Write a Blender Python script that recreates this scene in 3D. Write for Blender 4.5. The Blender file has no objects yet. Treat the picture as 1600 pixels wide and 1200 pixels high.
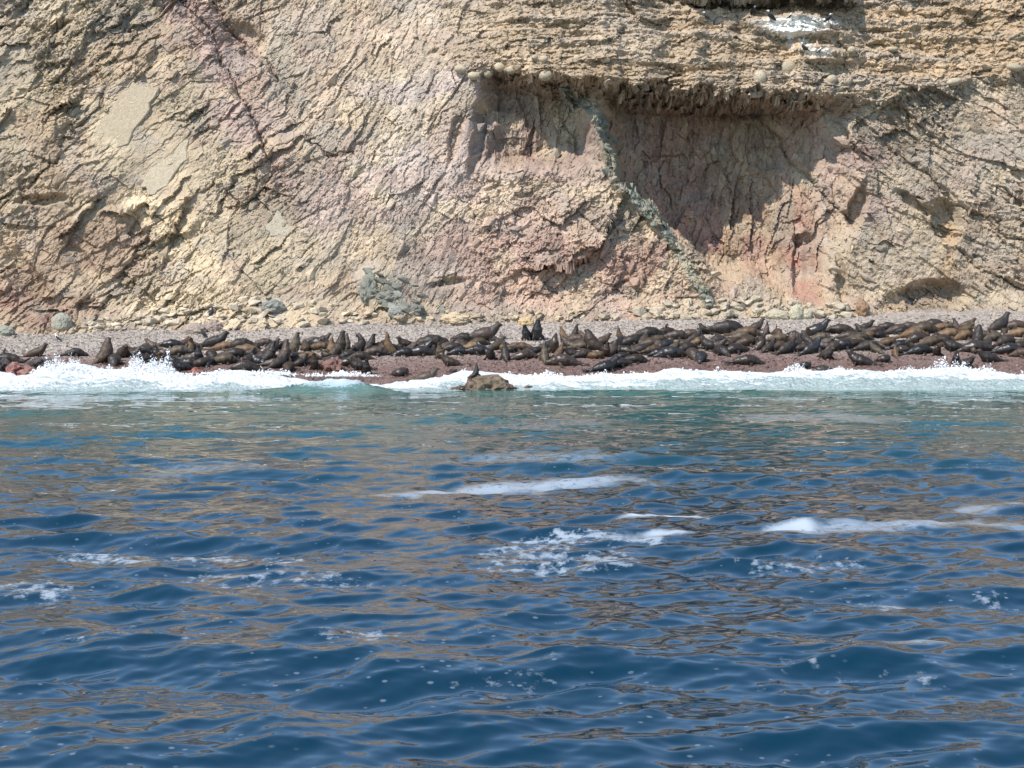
import bpy, bmesh, math, random
import numpy as np
from mathutils import Vector, Matrix

# ------------------------------------------------------------------ camera, sky, sun, exposure
F = 2986.0          # focal length in photograph pixels (1600 wide)
H = 3.0             # eye height above the sea
HOR = 519.0         # horizon row in the photograph
scene = bpy.context.scene
cam_d = bpy.data.cameras.new('camera')
cam_d.sensor_width = 36.0
cam_d.lens = 36.0 * F / 1600.0
cam_d.shift_y = -(600.0 - HOR) / 1600.0
cam_d.clip_end = 3000.0
cam = bpy.data.objects.new('camera', cam_d)
cam.location = (0, 0, H)
cam.rotation_euler = (math.radians(90), 0, 0)
scene.collection.objects.link(cam)
scene.camera = cam

SUN = Vector((-0.44, -0.48, 0.76)).normalized()      # towards the sun
elev = math.asin(SUN.z)
world = bpy.data.worlds.new('World')
scene.world = world
world.use_nodes = True
wn = world.node_tree.nodes
sky = wn.new('ShaderNodeTexSky')
sky.sky_type = 'NISHITA'
sky.sun_disc = False
sky.sun_elevation = elev
sky.sun_rotation = math.atan2(SUN.x, SUN.y)
sky.air_density = 1.0
sky.dust_density = 0.15
sky.ozone_density = 2.3
bg = wn['Background']
bg.inputs['Strength'].default_value = 0.15
world.node_tree.links.new(sky.outputs[0], bg.inputs['Color'])
sd = bpy.data.lights.new('sun', 'SUN')
sd.energy = 3.5
sd.angle = math.radians(0.53)
sd.color = (1.0, 0.95, 0.87)
so = bpy.data.objects.new('sun', sd)
so.rotation_euler = SUN.to_track_quat('Z', 'Y').to_euler()
scene.collection.objects.link(so)
scene.view_settings.view_transform = 'Standard'
scene.view_settings.look = 'None'
scene.view_settings.exposure = 0.75
scene.view_settings.gamma = 1.0
scene.render.filter_size = 1.7
scene.render.engine = 'CYCLES'
scene.cycles.use_denoising = True
scene.cycles.use_adaptive_sampling = True
scene.cycles.adaptive_threshold = .02
scene.cycles.max_bounces = 4
scene.cycles.diffuse_bounces = 2
scene.cycles.glossy_bounces = 3

C = scene.collection
rng = np.random.default_rng(7)
random.seed(7)

# ------------------------------------------------------------------ helpers
def lin(c):
    c = np.asarray(c, float) / 255.0
    return np.where(c <= 0.04045, c / 12.92, ((c + 0.055) / 1.055) ** 2.4)

def sstep(a, b, x):
    t = np.clip((x - a) / (b - a), 0, 1)
    return t * t * (3 - 2 * t)

_LAT = rng.random((8, 256, 256))
def vnoise(x, y, s=0):
    ix = np.floor(x).astype(int); iy = np.floor(y).astype(int)
    fx = x - ix; fy = y - iy
    fx = fx * fx * (3 - 2 * fx); fy = fy * fy * (3 - 2 * fy)
    L = _LAT[s % 8]
    a = L[ix & 255, iy & 255]; b = L[(ix + 1) & 255, iy & 255]
    c = L[ix & 255, (iy + 1) & 255]; d = L[(ix + 1) & 255, (iy + 1) & 255]
    return (a * (1 - fx) + b * fx) * (1 - fy) + (c * (1 - fx) + d * fx) * fy

def fbm(x, y, s=0, o=4, g=0.5):
    v = 0; a = 1; t = 0
    for k in range(o):
        v = v + a * vnoise(x * 2 ** k + 13.7 * k, y * 2 ** k + 7.3 * k, s + k)
        t += a; a *= g
    return v / t - 0.5

_CELL = rng.random((6, 256, 256, 6))
def facets(x, y, ang, aniso, size, s=0, tilt=1.0):
    """tilted facets of a fractured rock: (height, crack distance, cell random)"""
    ca, sa = math.cos(math.radians(ang)), math.sin(math.radians(ang))
    u = (x * ca + y * sa) / (size * aniso)
    v = (-x * sa + y * ca) / size
    iu = np.floor(u).astype(int); iv = np.floor(v).astype(int)
    b1 = np.full(u.shape, 9.0); b2 = np.full(u.shape, 9.0)
    h = np.zeros(u.shape); r = np.zeros(u.shape)
    T = _CELL[s % 6]
    for du in (-1, 0, 1):
        for dv in (-1, 0, 1):
            R = T[(iu + du) & 255, (iv + dv) & 255]
            pu = u - (iu + du + R[..., 0]); pv = v - (iv + dv + R[..., 1])
            d = np.sqrt(pu * pu + pv * pv)
            near = d < b1
            b2 = np.where(near, b1, np.minimum(b2, d))
            b1 = np.where(near, d, b1)
            h = np.where(near, (R[..., 2] - 0.5) + tilt * ((R[..., 3] - 0.5) * pu + (R[..., 4] - 0.5) * pv) * 2, h)
            r = np.where(near, R[..., 5], r)
    return h, b2 - b1, r

def link(name, me, mat=None, parent=None, **props):
    o = bpy.data.objects.new(name, me)
    C.objects.link(o)
    if parent is not None:
        o.parent = parent
    if mat is not None and me is not None and len(me.materials) == 0:
        me.materials.append(mat)
    for k, v in props.items():
        o[k] = v
    return o

def raw_mesh(name, V, faces, k, smooth=False, attrs=None):
    """V (n,3); faces (m,k) of constant corner count"""
    me = bpy.data.meshes.new(name)
    V = np.ascontiguousarray(V, np.float32); faces = np.ascontiguousarray(faces, np.int32)
    me.vertices.add(len(V)); me.vertices.foreach_set('co', V.ravel())
    me.loops.add(faces.size); me.loops.foreach_set('vertex_index', faces.ravel())
    me.polygons.add(len(faces))
    me.polygons.foreach_set('loop_start', np.arange(0, faces.size, k, dtype=np.int32))
    me.polygons.foreach_set('loop_total', np.full(len(faces), k, np.int32))
    me.polygons.foreach_set('use_smooth', np.full(len(faces), smooth, bool))
    for nm, arr in (attrs or {}).items():
        arr = np.asarray(arr, np.float32)
        if arr.ndim == 2:
            a = me.attributes.new(nm, 'FLOAT_COLOR', 'POINT')
            c4 = np.ones((len(V), 4), np.float32); c4[:, :3] = arr
            a.data.foreach_set('color', c4.ravel())
        else:
            a = me.attributes.new(nm, 'FLOAT', 'POINT')
            a.data.foreach_set('value', arr.ravel())
    me.update(); me.validate()
    return me

def grid_mesh(name, P, smooth=False, attrs=None, flip=False):
    n, m = P.shape[:2]
    idx = np.arange(n * m).reshape(n, m)
    q = [idx[:-1, :-1], idx[:-1, 1:], idx[1:, 1:], idx[1:, :-1]]
    if flip:
        q = q[::-1]
    faces = np.stack([a.ravel() for a in q], 1)
    at = {k: (v.reshape(n * m, -1) if v.ndim == 3 else v.ravel()) for k, v in (attrs or {}).items()}
    return raw_mesh(name, P.reshape(-1, 3), faces, 4, smooth, at)

class NT:
    """small wrapper for building node materials"""
    def __init__(self, name):
        self.m = bpy.data.materials.new(name); self.m.use_nodes = True
        self.t = self.m.node_tree; self.p = self.t.nodes['Principled BSDF']
        self.out = self.t.nodes['Material Output']
    def n(self, typ, **kw):
        nd = self.t.nodes.new('ShaderNode' + typ)
        for k, v in kw.items():
            if k in nd.inputs: self.set(nd, k, v)
            else: setattr(nd, k, v)
        return nd
    def set(self, nd, key, v):
        if isinstance(v, bpy.types.NodeSocket): self.t.links.new(v, nd.inputs[key])
        else: nd.inputs[key].default_value = v
    def math(self, op, a, b=0.0, clamp=False):
        nd = self.t.nodes.new('ShaderNodeMath'); nd.operation = op; nd.use_clamp = clamp
        self.set(nd, 0, a); self.set(nd, 1, b); return nd.outputs[0]
    def mix(self, f, a, b, blend='MIX'):
        nd = self.t.nodes.new('ShaderNodeMix'); nd.data_type = 'RGBA'; nd.blend_type = blend
        self.set(nd, 0, f)
        for i, v in ((6, a), (7, b)):
            if isinstance(v, bpy.types.NodeSocket): self.t.links.new(v, nd.inputs[i])
            else: nd.inputs[i].default_value = tuple(v) + ((1.0,) if len(v) == 3 else ())
        return nd.outputs[2]
    def ramp(self, v, a, b, lo=0.0, hi=1.0, smooth=True):
        nd = self.t.nodes.new('ShaderNodeMapRange'); nd.interpolation_type = 'SMOOTHSTEP' if smooth else 'LINEAR'
        self.set(nd, 0, v)
        for i, x in ((1, a), (2, b), (3, lo), (4, hi)): self.set(nd, i, x)
        return nd.outputs[0]
    def pos(self): return self.n('NewGeometry').outputs['Position']
    def obj(self): return self.n('TexCoord').outputs['Object']
    def mapping(self, v, scale=(1, 1, 1)):
        nd = self.n('Mapping'); self.set(nd, 'Vector', v); nd.inputs['Scale'].default_value = scale
        return nd.outputs[0]
    def noise(self, v, scale, detail=4, rough=0.55):
        nd = self.n('TexNoise'); self.set(nd, 'Vector', v); nd.inputs['Scale'].default_value = scale
        nd.inputs['Detail'].default_value = detail; nd.inputs['Roughness'].default_value = rough
        return nd.outputs[0]
    def voro(self, v, scale, feature='F1', out='Distance'):
        nd = self.n('TexVoronoi'); nd.feature = feature; self.set(nd, 'Vector', v)
        nd.inputs['Scale'].default_value = scale; return nd.outputs[out]
    def attr(self, name, out='Color', typ='GEOMETRY'):
        nd = self.n('Attribute'); nd.attribute_name = name; nd.attribute_type = typ; return nd.outputs[out]
    def bump(self, h, strength, dist, normal=None):
        nd = self.n('Bump'); self.set(nd, 'Height', h)
        nd.inputs['Strength'].default_value = strength; nd.inputs['Distance'].default_value = dist
        if normal is not None: self.set(nd, 'Normal', normal)
        return nd.outputs[0]

def rock_material(name, source, gain=1.0):
    t = NT(name)
    if source == 'attr': col = t.attr('col')
    else: col = t.n('ObjectInfo').outputs['Color']
    p = t.pos()
    n2 = t.noise(p, 6.0, 3, .65); n3 = t.noise(p, 30.0, 2, .7)
    f = t.math('MULTIPLY', t.ramp(n2, .25, .75, .86, 1.14), t.ramp(n3, .25, .75, .84, 1.16 * gain))
    col = t.mix(1.0, col, t.n('CombineColor', Red=f, Green=f, Blue=f).outputs[0], 'MULTIPLY')
    t.set(t.p, 'Base Color', col)
    t.p.inputs['Roughness'].default_value = .92
    t.p.inputs['Specular IOR Level'].default_value = .25
    v = t.voro(p, 10.0)
    h = t.math('ADD', v, t.noise(p, 16.0, 3, .7))
    t.set(t.p, 'Normal', t.bump(h, .5, .05))
    return t.m

M_CLIFF = rock_material('cliff_rock', 'attr')
M_PIECE = rock_material('loose_rock', 'object')

# ------------------------------------------------------------------ the beach profile
def beach_z(x, Y):
    px = 800 + x * F / 104.0
    yb = np.interp(px, [0, 150, 300, 500, 800, 1100, 1300, 1600], [521, 519, 516, 506, 504, 500, 497, 490])
    zb = H - (yb - HOR) * 111.5 / F
    yf = np.interp(px, [0, 200, 400, 600, 720, 900, 1100, 1300, 1600], [590, 588, 588, 596, 594, 590, 586, 585, 586])
    zf = H - (yf - HOR) * 96.5 / F
    t = (Y - 96.5) / 15.0
    z = zf + (zb - zf) * np.sign(t) * np.abs(t) ** 0.92
    z = np.where(Y > 111.5, zb + (Y - 111.5) * .15, z)
    z = np.where(t < 0, zf + t * 3.2, z)
    z = z + .22 * fbm(x * .35, Y * .35, 2, 4) + .05 * fbm(x * 2.2, Y * 2.2, 3, 3)
    return z

def on_beach(px, py):
    Y = np.arange(93.0, 113.0, 0.04)
    x = (px - 800) * Y / F
    z = beach_z(x, Y)
    pr = HOR + (H - z) * F / Y
    i = np.argmax(pr <= py) if (pr <= py).any() else len(Y) - 1
    return float(x[i]), float(Y[i]), float(z[i])

xs = np.concatenate([np.linspace(-80, -32, 25)[:-1], np.arange(-32, 32, .18), np.linspace(32, 80, 25)])
ys = np.concatenate([np.arange(90, 95, .3), np.arange(95, 112, .13), np.linspace(112, 118, 8)])
BX, BY = np.meshgrid(xs, ys)
BZ = beach_z(BX, BY)
BZ = BZ + .035 * facets(BX, BY, 0, 1, .3, 1)[0]
wet = sstep(104.5, 100.0, BY + 3.0 * fbm(BX * .25, BY * .25, 5, 3)) 
dry = lin((178, 166, 154)) * .74; red = lin((140, 114, 104)) * .60
bc = dry + (red - dry) * wet[..., None]
beach_me = grid_mesh('beach', np.stack([BX, BY, BZ], -1), True, {'col': bc, 'wet': sstep(100.5, 97.5, BY)})
t = NT('shingle')
p = t.pos(); col = t.attr('col')
cell = t.n('TexVoronoi'); t.set(cell, 'Vector', p); cell.inputs['Scale'].default_value = 9.0
hv = t.n('SeparateColor'); t.set(hv, 0, cell.outputs['Color'])
f = t.ramp(hv.outputs[0], 0, 1, .55, 1.45, False)
col = t.mix(1.0, col, t.n('CombineColor', Red=f, Green=f, Blue=f).outputs[0], 'MULTIPLY')
col = t.mix(t.ramp(t.noise(p, .6, 4), .45, .7, 0, .35), col, tuple(lin((150, 135, 125)) * .5))
t.set(t.p, 'Base Color', col)
w = t.attr('wet', 'Fac')
t.set(t.p, 'Roughness', t.ramp(w, 0, 1, .9, .35))
t.set(t.p, 'Normal', t.bump(t.math('MULTIPLY', cell.outputs['Distance'], -1.0), .9, .06))
M_SHINGLE = t.m
beach = link('beach', beach_me, M_SHINGLE, kind='structure', label='shingle beach below the cliff, grey behind and wet reddish in front')

# ------------------------------------------------------------------ the cliff
YREF = 113.0
CLIFF_TOP = -200
S = F / YREF                       # photograph pixels per metre at the cliff
fine = np.arange(-130, 1732, 1.62)
gx = np.concatenate([np.arange(-1500, -130, 40), fine, np.arange(1740, 3100, 40)])
gy = np.concatenate([np.arange(575, 532, -6), np.arange(532, 185, -1.6), np.arange(185, 90, -.75), np.arange(90, -70, -1.6), np.arange(-72, -150, -7), np.arange(-155, CLIFF_TOP, -15)])
GX, GY = np.meshgrid(gx, gy)
WX = (GX - 800) / S
WZ = H - (GY - HOR) / S
up = np.maximum(WZ - 3.0, -2)
lean = .36 * sstep(950, 450, GX) + .17 * sstep(450, 950, GX) + .06 * sstep(1300, 1500, GX)
PX = 800 + WX * F / (YREF + up * lean)          # where the plain leaning face appears from the sea
PY = HOR - (WZ - H) * F / (YREF + up * lean)

wpx = PX + 34 * fbm(PX / 90, PY / 90, 0, 4) * 2
wpy = PY + 34 * fbm(PX / 90 + 31, PY / 90 + 17, 1, 4) * 2

def polydist(pts, X, Yp):
    """distance to a polyline, and side-signed offset, in photograph pixels"""
    best = np.full(X.shape, 1e9); tt = np.zeros(X.shape); side = np.zeros(X.shape); L = 0
    for (x0, y0), (x1, y1) in zip(pts[:-1], pts[1:]):
        dx, dy = x1 - x0, y1 - y0; l2 = dx * dx + dy * dy
        q = np.clip(((X - x0) * dx + (Yp - y0) * dy) / l2, 0, 1)
        d = np.hypot(X - x0 - q * dx, Yp - y0 - q * dy)
        nr = d < best
        side = np.where(nr, np.sign(dx * (Yp - y0) - dy * (X - x0)), side)
        best = np.where(nr, d, best)
        tt = np.where(nr, L + q * math.sqrt(l2), tt); L += math.sqrt(l2)
    return best, tt, side

def blob(cx, cy, rx, ry, ang=0, soft=.45, X=None, Yp=None):
    X = wpx if X is None else X; Yp = wpy if Yp is None else Yp
    ca, sa = math.cos(math.radians(ang)), math.sin(math.radians(ang))
    u = ((X - cx) * ca - (Yp - cy) * sa) / rx; v = ((X - cx) * sa + (Yp - cy) * ca) / ry
    return sstep(1 + soft, 1 - soft, np.hypot(u, v))

# masks of the rock types
ledge = np.interp(PX, [600, 690, 720, 850, 1000, 1200, 1330, 1450, 1600, 1700], [40, 92, 112, 126, 141, 150, 156, 138, 118, 100])
ledge = ledge + 12 * fbm(PX / 60, PY * 0, 4, 4) + 22 * fbm(PX / 22, PY / 14, 1, 4, .6)
cong = sstep(4, -4, PY - ledge) * sstep(630, 800, PX + 120 * fbm(PX / 70, PY / 50, 6, 4))
congD = sstep(24, -6, PY - ledge + 16 * fbm(PX / 9, PY / 7, 2, 3)) * sstep(630, 800, PX + 120 * fbm(PX / 70, PY / 50, 6, 4))
vein_pts = [(882, 138), (928, 172), (948, 220), (962, 285), (1012, 325), (1066, 398), (1104, 470)]
vd, vt, vs = polydist(vein_pts, PX + 8 * fbm(PX / 25, PY / 25, 3, 3) * 2, PY)
vein = sstep(14, 7, vd) * (1 - cong)
cave_l = np.interp(PY, [100, 150, 220, 285, 330, 400, 470], [925, 935, 952, 968, 1020, 1078, 1120])
cave_r = np.interp(PY, [100, 160, 250, 340, 400, 470], [1345, 1320, 1310, 1305, 1285, 1260])
cm = sstep(-6, 28, wpx - cave_l) * sstep(30, -30, wpx - cave_r)
cave = cm * (1 - congD) * sstep(488, 405, wpy)
cave2 = sstep(735, 785, wpx) * sstep(945, 905, wpx) * sstep(285, 225, wpy + .12 * (wpx - 830)) * (1 - cong)
left = sstep(560, 380, wpx - .25 * (wpy - 250))
right = sstep(1240, 1330, wpx)
rubble = sstep(690, 760, wpx) * sstep(1330, 1260, wpx) * sstep(255, 300, wpy) * (1 - cave * .8)

# large forms: protrusion towards the sea in metres
D = -up * lean
D += 2.2 * fbm(PX / 210, PY / 210, 2, 3)
D += congD * np.interp(PX, [690, 760, 900, 1050, 1200, 1300, 1420, 1600], [.0, 1.5, 2.3, 2.4, 2.2, 1.4, .5, .3]) * (1 + 1.3 * fbm(PX / 45, PY * 0 + 3, 6, 3)) * sstep(-250, 150, PY)
D -= cong * .012 * np.maximum(ledge - PY, 0)
D -= cave * np.interp(PX, [930, 1000, 1100, 1200, 1290], [1.8, 4.2, 5.2, 4.6, 1.6])
D -= cave2 * 2.9
D += vein * .55
D += 2.2 * sstep(4, -8, PY + 14 * fbm(PX / 30, PY / 30, 3, 3)) * sstep(1050, 1090, PX) * sstep(1350, 1310, PX)
D += 1.1 * blob(612, 455, 62, 42, -15, .4)
# projecting rib above the curved undercut in the middle
arc = [(690, 440), (760, 428), (838, 418), (900, 412), (935, 385), (950, 355)]
ad, at_, asd = polydist(arc, PX + 6 * fbm(PX / 20, PY / 20, 1, 3) * 2, PY)
ab = sstep(110, 0, ad) * (asd < 0) * sstep(790, 850, PX)
D += ab * 1.15
# undercut low on the right, notch and hollows, each with the rib that shades it
def hollow(cx, cy, rx, ry, ang, depth):
    global D
    D -= depth * blob(cx, cy, rx, ry, ang, .35, PX + 10 * fbm(PX / 22, PY / 22, 2, 3), PY + 10 * fbm(PX / 22, PY / 22, 5, 3))
hollow(1445, 470, 62, 26, 12, 1.3); hollow(1480, 345, 22, 30, 20, 1.3); hollow(1432, 318, 34, 9, -28, .8)
hollow(1341, 325, 11, 30, -8, 1.0); hollow(1265, 374, 13, 12, 0, .9); hollow(1258, 420, 9, 45, -4, .6)
hollow(1313, 440, 7, 40, 6, .5)
hollow(380, 66, 34, 26, -35, .9); hollow(700, 443, 30, 6, 10, .45); hollow(1200, 2, 130, 13, -2, 1.7)
hollow(745, 225, 10, 50, -10, .7); hollow(712, 215, 8, 40, -12, .5)
hollow(60, 312, 40, 8, 4, .6); hollow(45, 445, 20, 70, 35, .5); hollow(130, 420, 12, 60, 38, .45)
# fissures
def fissure(pts, w, depth, lip=0.0):
    global D
    d, tq, sdd = polydist(pts, PX + 34 * fbm(PX / 34, PY / 34, 3, 5, .6), PY + 34 * fbm(PX / 34, PY / 34, 6, 5, .6))
    ww = w * (.25 + 1.3 * vnoise(PX / 28, PY / 28, 1))
    D -= .38 * depth * sstep(ww, ww * .2, d)
    if lip: D += .7 * lip * sstep(w * 6, 0, d) * (sdd > 0)
fissure([(262, -20), (318, 40), (345, 82), (372, 150), (402, 205), (425, 245)], 7, .7, .7)
fissure([(330, -10), (352, 40), (400, 92), (432, 118)], 8, .9, .3)
fissure([(480, 212), (512, 240), (550, 245)], 6, .6, .3)
fissure([(232, 330), (265, 362), (300, 385)], 6, .5, .3)
fissure([(445, 322), (468, 350)], 5, .5); fissure([(1430, 255), (1500, 320), (1560, 352), (1640, 400)], 6, .6, -.4)
fissure([(1500, 395), (1530, 420), (1600, 452)], 5, .5, -.3); fissure([(1200, 165), (1235, 210), (1262, 262), (1330, 345)], 6, .5, -.5)
fissure([(60, 70), (110, 30), (150, 5)], 6, .5, .4); fissure([(0, 75), (40, 30)], 6, .5, .4); fissure([(30, 150), (80, 130), (95, 122)], 7, .6, .4)
fissure([(128, 505), (140, 470), (160, 450)], 5, .4); fissure([(560, 470), (570, 440), (600, 415)], 5, .5)
# horizontal bedding of the conglomerate
bed = fbm(PX / 260 + .5, PY / 11, 5, 4) * 1.1 + .9 * fbm(PX / 120, PY / 22, 2, 3) + .4 * fbm(PX / 50, PY / 6.0, 3, 2)
D += cong * bed * np.interp(PX, [700, 1000, 1350, 1600], [.55, .85, .45, .3]) * (.35 + 1.2 * vnoise(PX / 90, PY / 40, 4))
D += .9 * blob(1240, 42, 80, 16, -3, .3, PX, PY) * cong + .7 * blob(1275, 88, 40, 14, -3, .3, PX, PY) * cong
# talus apron at the foot
foot = H - (np.interp(PX, [0, 300, 500, 800, 1100, 1300, 1600], [521, 516, 506, 504, 500, 497, 490]) - HOR) * 111.5 / F
D += 1.6 * sstep(foot + 1.7, foot - .3, WZ) * (1 - .6 * sstep(1320, 1380, PX))
# fractured faces, every rock type with its own grain
U = WX + .25 * fbm(PX / 30, PY / 30, 4, 3); W = WZ + .25 * fbm(PX / 30 + 9, PY / 30 + 5, 7, 3)
tint = np.zeros(PX.shape)
def grain(ang, aniso, mask, scales, amp=1.0, tilt=1.0, crack=.05):
    global D, tint
    for i, (sz, a) in enumerate(scales):
        on = mask > .004
        h, cr, r = facets(U[on], W[on], ang + 14 * (i % 2) - 7, aniso, sz, i, tilt)
        mk = mask[on]
        a = a * .84
        D[on] += mk * amp * a * h - mk * amp * a * crack * sstep(.10, .0, cr)
        tint[on] += mk * (r - .5) * (.5 if i < 2 else .35)
rest = np.clip(1 - cong, 0, 1)
rough_mod = .6 + .8 * sstep(.35, .65, vnoise(PX / 120, PY / 100, 5))
G = [(2.6, .50), (1.1, .31), (.5, .21), (.26, .14), (.14, .09)]
m_mid = rest * (1 - left) * (1 - right) * (1 - np.maximum(cave, cave2)) * (1 - rubble) * (1 - vein)
m_cave = rest * np.maximum(cave, cave2) * (1 - vein)
m_rub = rest * rubble * (1 - m_cave) * (1 - vein) * (1 - right)
grain(42, 1.8, rest * left * rough_mod, [(2.6, .48), (1.2, .36), (.6, .24), (.28, .14), (.14, .085)], .9, 1.1)
def beds(ang, step, amp, mask, sd):
    global D, tint
    ca, sa = math.cos(math.radians(ang)), math.sin(math.radians(ang))
    u = U * ca + W * sa; v = -U * sa + W * ca
    q = v / step + 2.4 * fbm(u * .22, v * .4, sd, 4) + .9 * fbm(u * .9, v * .9, sd + 1, 3)
    saw = q - np.floor(q); lay_ = _LAT[sd % 8][np.floor(q).astype(int) & 255, np.floor(u / (2.2 * step) + 3.1 * np.floor(q)).astype(int) & 255]
    on_ = sstep(.50, .78, vnoise(u * .34, v * .5, sd + 2) * .7 + .3 * vnoise(u * 1.1, v * 1.6, sd))
    D += mask * on_ * amp * ((1 - saw) * (.5 + lay_) - .5)
    tint += mask * on_ * (lay_ - .5) * .5
beds(38, 1.7, .62, rest * left, 3); beds(47, .6, .22, rest * left, 5); beds(62, .8, .20, m_mid, 2); beds(-40, 1.5, .46, rest * right * (1 - m_cave), 4); beds(-33, .55, .16, rest * right * (1 - m_cave), 6)
grain(62, 2.1, m_mid, G, .62)
grain(85, 2.4, m_cave, [(1.6, .45), (.8, .36), (.4, .22), (.2, .13)], .9, 1.1)
grain(35, 1.2, m_rub, [(1.8, .45), (.8, .26), (.42, .17), (.22, .11), (.13, .06)], 1.0, 1.0)
grain(-38, 1.9, rest * right * (1 - m_cave) * rough_mod, G, .85)
grain(-35, 1.3, vein, [(.8, .5), (.4, .3), (.2, .16)], .9, 1.2)
grain(2, 1.9, cong, [(1.6, .36), (.7, .30), (.34, .22), (.18, .14)], .9, 1.1)
D += .12 * fbm(PX / 5, PY / 5, 1, 2) * (1 - .3 * cong)
# two broad clean slabs
slabs = [([(207, 128), (246, 140), (232, 172), (200, 222), (176, 232), (140, 226), (152, 196), (180, 158)], (200, 182, 154)),
         ([(303, 203), (292, 246), (270, 276), (241, 307), (217, 290), (248, 252), (276, 226)], (206, 190, 162)),
         ([(428, 326), (446, 340), (462, 358), (448, 366), (420, 372), (418, 350)], (196, 184, 160)),
         ([(92, 484), (106, 492), (112, 507), (104, 516), (86, 514), (83, 500)], (178, 172, 152))]
for pts, cc in slabs[:3]:                                    # the face is planed off under the slabs
    cx = sum(q[0] for q in pts) / len(pts); cy = sum(q[1] for q in pts) / len(pts); rr_ = max(math.hypot(q[0] - cx, q[1] - cy) for q in pts)
    mk = sstep(rr_ * 1.25, rr_ * .6, np.hypot(PX - cx, PY - cy))
    mean = (D + up * lean)[mk > .5].mean()
    D = D * (1 - .55 * mk) + .55 * mk * (mean - up * lean)
YC = YREF - D
st = sstep(.12, .5, np.abs(np.gradient(YC, axis=0)))         # broken blocks on steep undersides
ZZ = WZ + st * (.5 * facets(WX, YC, 20, 1.3, .8, 2)[0] + .3 * facets(WX, YC, -30, 1.2, .35, 4)[0])
XX_ = WX + st * .25 * facets(YC, WZ, 10, 1.2, .5, 3)[0]
CL = np.stack([XX_, YC, ZZ], -1)

# colours of the rock
K = .68
def c(*v): return (lin(v) * .68 + lin((192, 176, 156)) * .32) * K * np.array([1.01, .985, .99])
col = np.zeros(PX.shape + (3,)) + c(196, 178, 150)
def lay(mask, colour, s=1.0):
    global col
    m = np.clip(mask * s, 0, 1)[..., None]
    col = col * (1 - m) + colour * m
def band(pts, w): return sstep(w * 1.5, w * .5, polydist(pts, wpx, wpy)[0])
lay(left, c(192, 176, 146)); lay(blob(70, 70, 170, 100), c(172, 162, 140), .8)
lay(blob(150, 150, 150, 90, 30), c(205, 186, 148), .7); lay(blob(110, 330, 160, 70), c(182, 160, 130), .8)
lay(blob(60, 440, 160, 80, 20), c(170, 140, 112), .85); lay(blob(40, 495, 60, 30), c(150, 100, 88), .8)
lay(blob(330, 40, 90, 60), c(188, 152, 118), .6)
lay(band([(290, -20), (340, 60), (420, 230), (520, 330)], 42), c(192, 164, 154), .85)
lay(band([(590, 10), (540, 110), (490, 230)], 34), c(222, 196, 156), .8)
lay(band([(225, 320), (300, 390), (340, 470), (290, 500)], 36), c(232, 212, 172), .9)
lay(blob(450, 490, 160, 26), c(228, 208, 168), .85); lay(blob(480, 420, 80, 50), c(206, 190, 152), .6)
lay(m_mid, c(200, 184, 168), .6); lay(blob(660, 230, 90, 170), c(196, 184, 174), .8); lay(blob(640, 60, 80, 70), c(212, 196, 174), .6)
lay(blob(720, 190, 60, 80), c(192, 174, 166), .7)
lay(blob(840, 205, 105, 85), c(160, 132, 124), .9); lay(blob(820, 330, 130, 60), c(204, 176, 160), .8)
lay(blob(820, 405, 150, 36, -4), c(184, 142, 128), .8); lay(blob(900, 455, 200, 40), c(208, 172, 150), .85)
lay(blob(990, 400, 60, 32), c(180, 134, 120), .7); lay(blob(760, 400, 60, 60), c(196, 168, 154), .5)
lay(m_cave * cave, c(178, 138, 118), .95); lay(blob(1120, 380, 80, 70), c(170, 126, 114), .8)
lay(blob(1190, 230, 70, 80), c(180, 160, 130), .6); lay(sstep(.55, .7, vnoise(PX / 14, PY / 90, 2)) * m_cave, c(176, 152, 118), .7)
lay(blob(1190, 440, 80, 45), c(202, 166, 140), .8); lay(blob(1256, 400, 22, 85), c(190, 128, 110), .85)
lay(blob(1300, 450, 40, 45), c(208, 172, 130), .7)
lay(right * rest, c(192, 176, 150), .8); lay(blob(1335, 280, 60, 70, -35), c(188, 160, 150), .7)
lay(blob(1500, 330, 60, 90), c(196, 172, 146), .6); lay(blob(1490, 380, 14, 60), c(196, 156, 104), .7)
lay(blob(1460, 455, 80, 40), c(176, 150, 122), .7); lay(blob(1540, 250, 80, 90, -30), c(198, 184, 162), .7)
lay(cong, c(198, 178, 148)); lay(cong * sstep(1280, 1420, PX), c(202, 174, 134), .8); lay(cong * sstep(-.02, .25, bed), c(194, 180, 160), .7)
lay(cong * sstep(-.05, -.3, bed), c(200, 168, 124), .5)
lay(vein, lin((146, 149, 134)) * K, .95)
lay(blob(612, 452, 60, 36, -15), c(146, 144, 132), .85); lay(blob(425, 480, 24, 14), c(158, 158, 154), .7)
lay(sstep(.60, .76, vnoise(wpx / 46, wpy / 30, 3)) * rest, c(178, 142, 126), .30 )
lay(sstep(.60, .78, vnoise(wpx / 60 + 40, wpy / 34, 6)) * rest, c(222, 204, 166), .5)
lay(sstep(.62, .8, vnoise(wpx / 36 + 80, wpy / 24, 7)) * rest, c(160, 156, 146), .45)
col = col * (1 + .3 * fbm(WX * 1.2, WZ * 1.2, 6, 4))[..., None]
lay(sstep(.52, .75, vnoise(WX * .5, WZ * .5, 5)), c(208, 178, 132), .25)
col = col * np.clip(1 + .40 * tint, .6, 1.4)[..., None]
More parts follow.
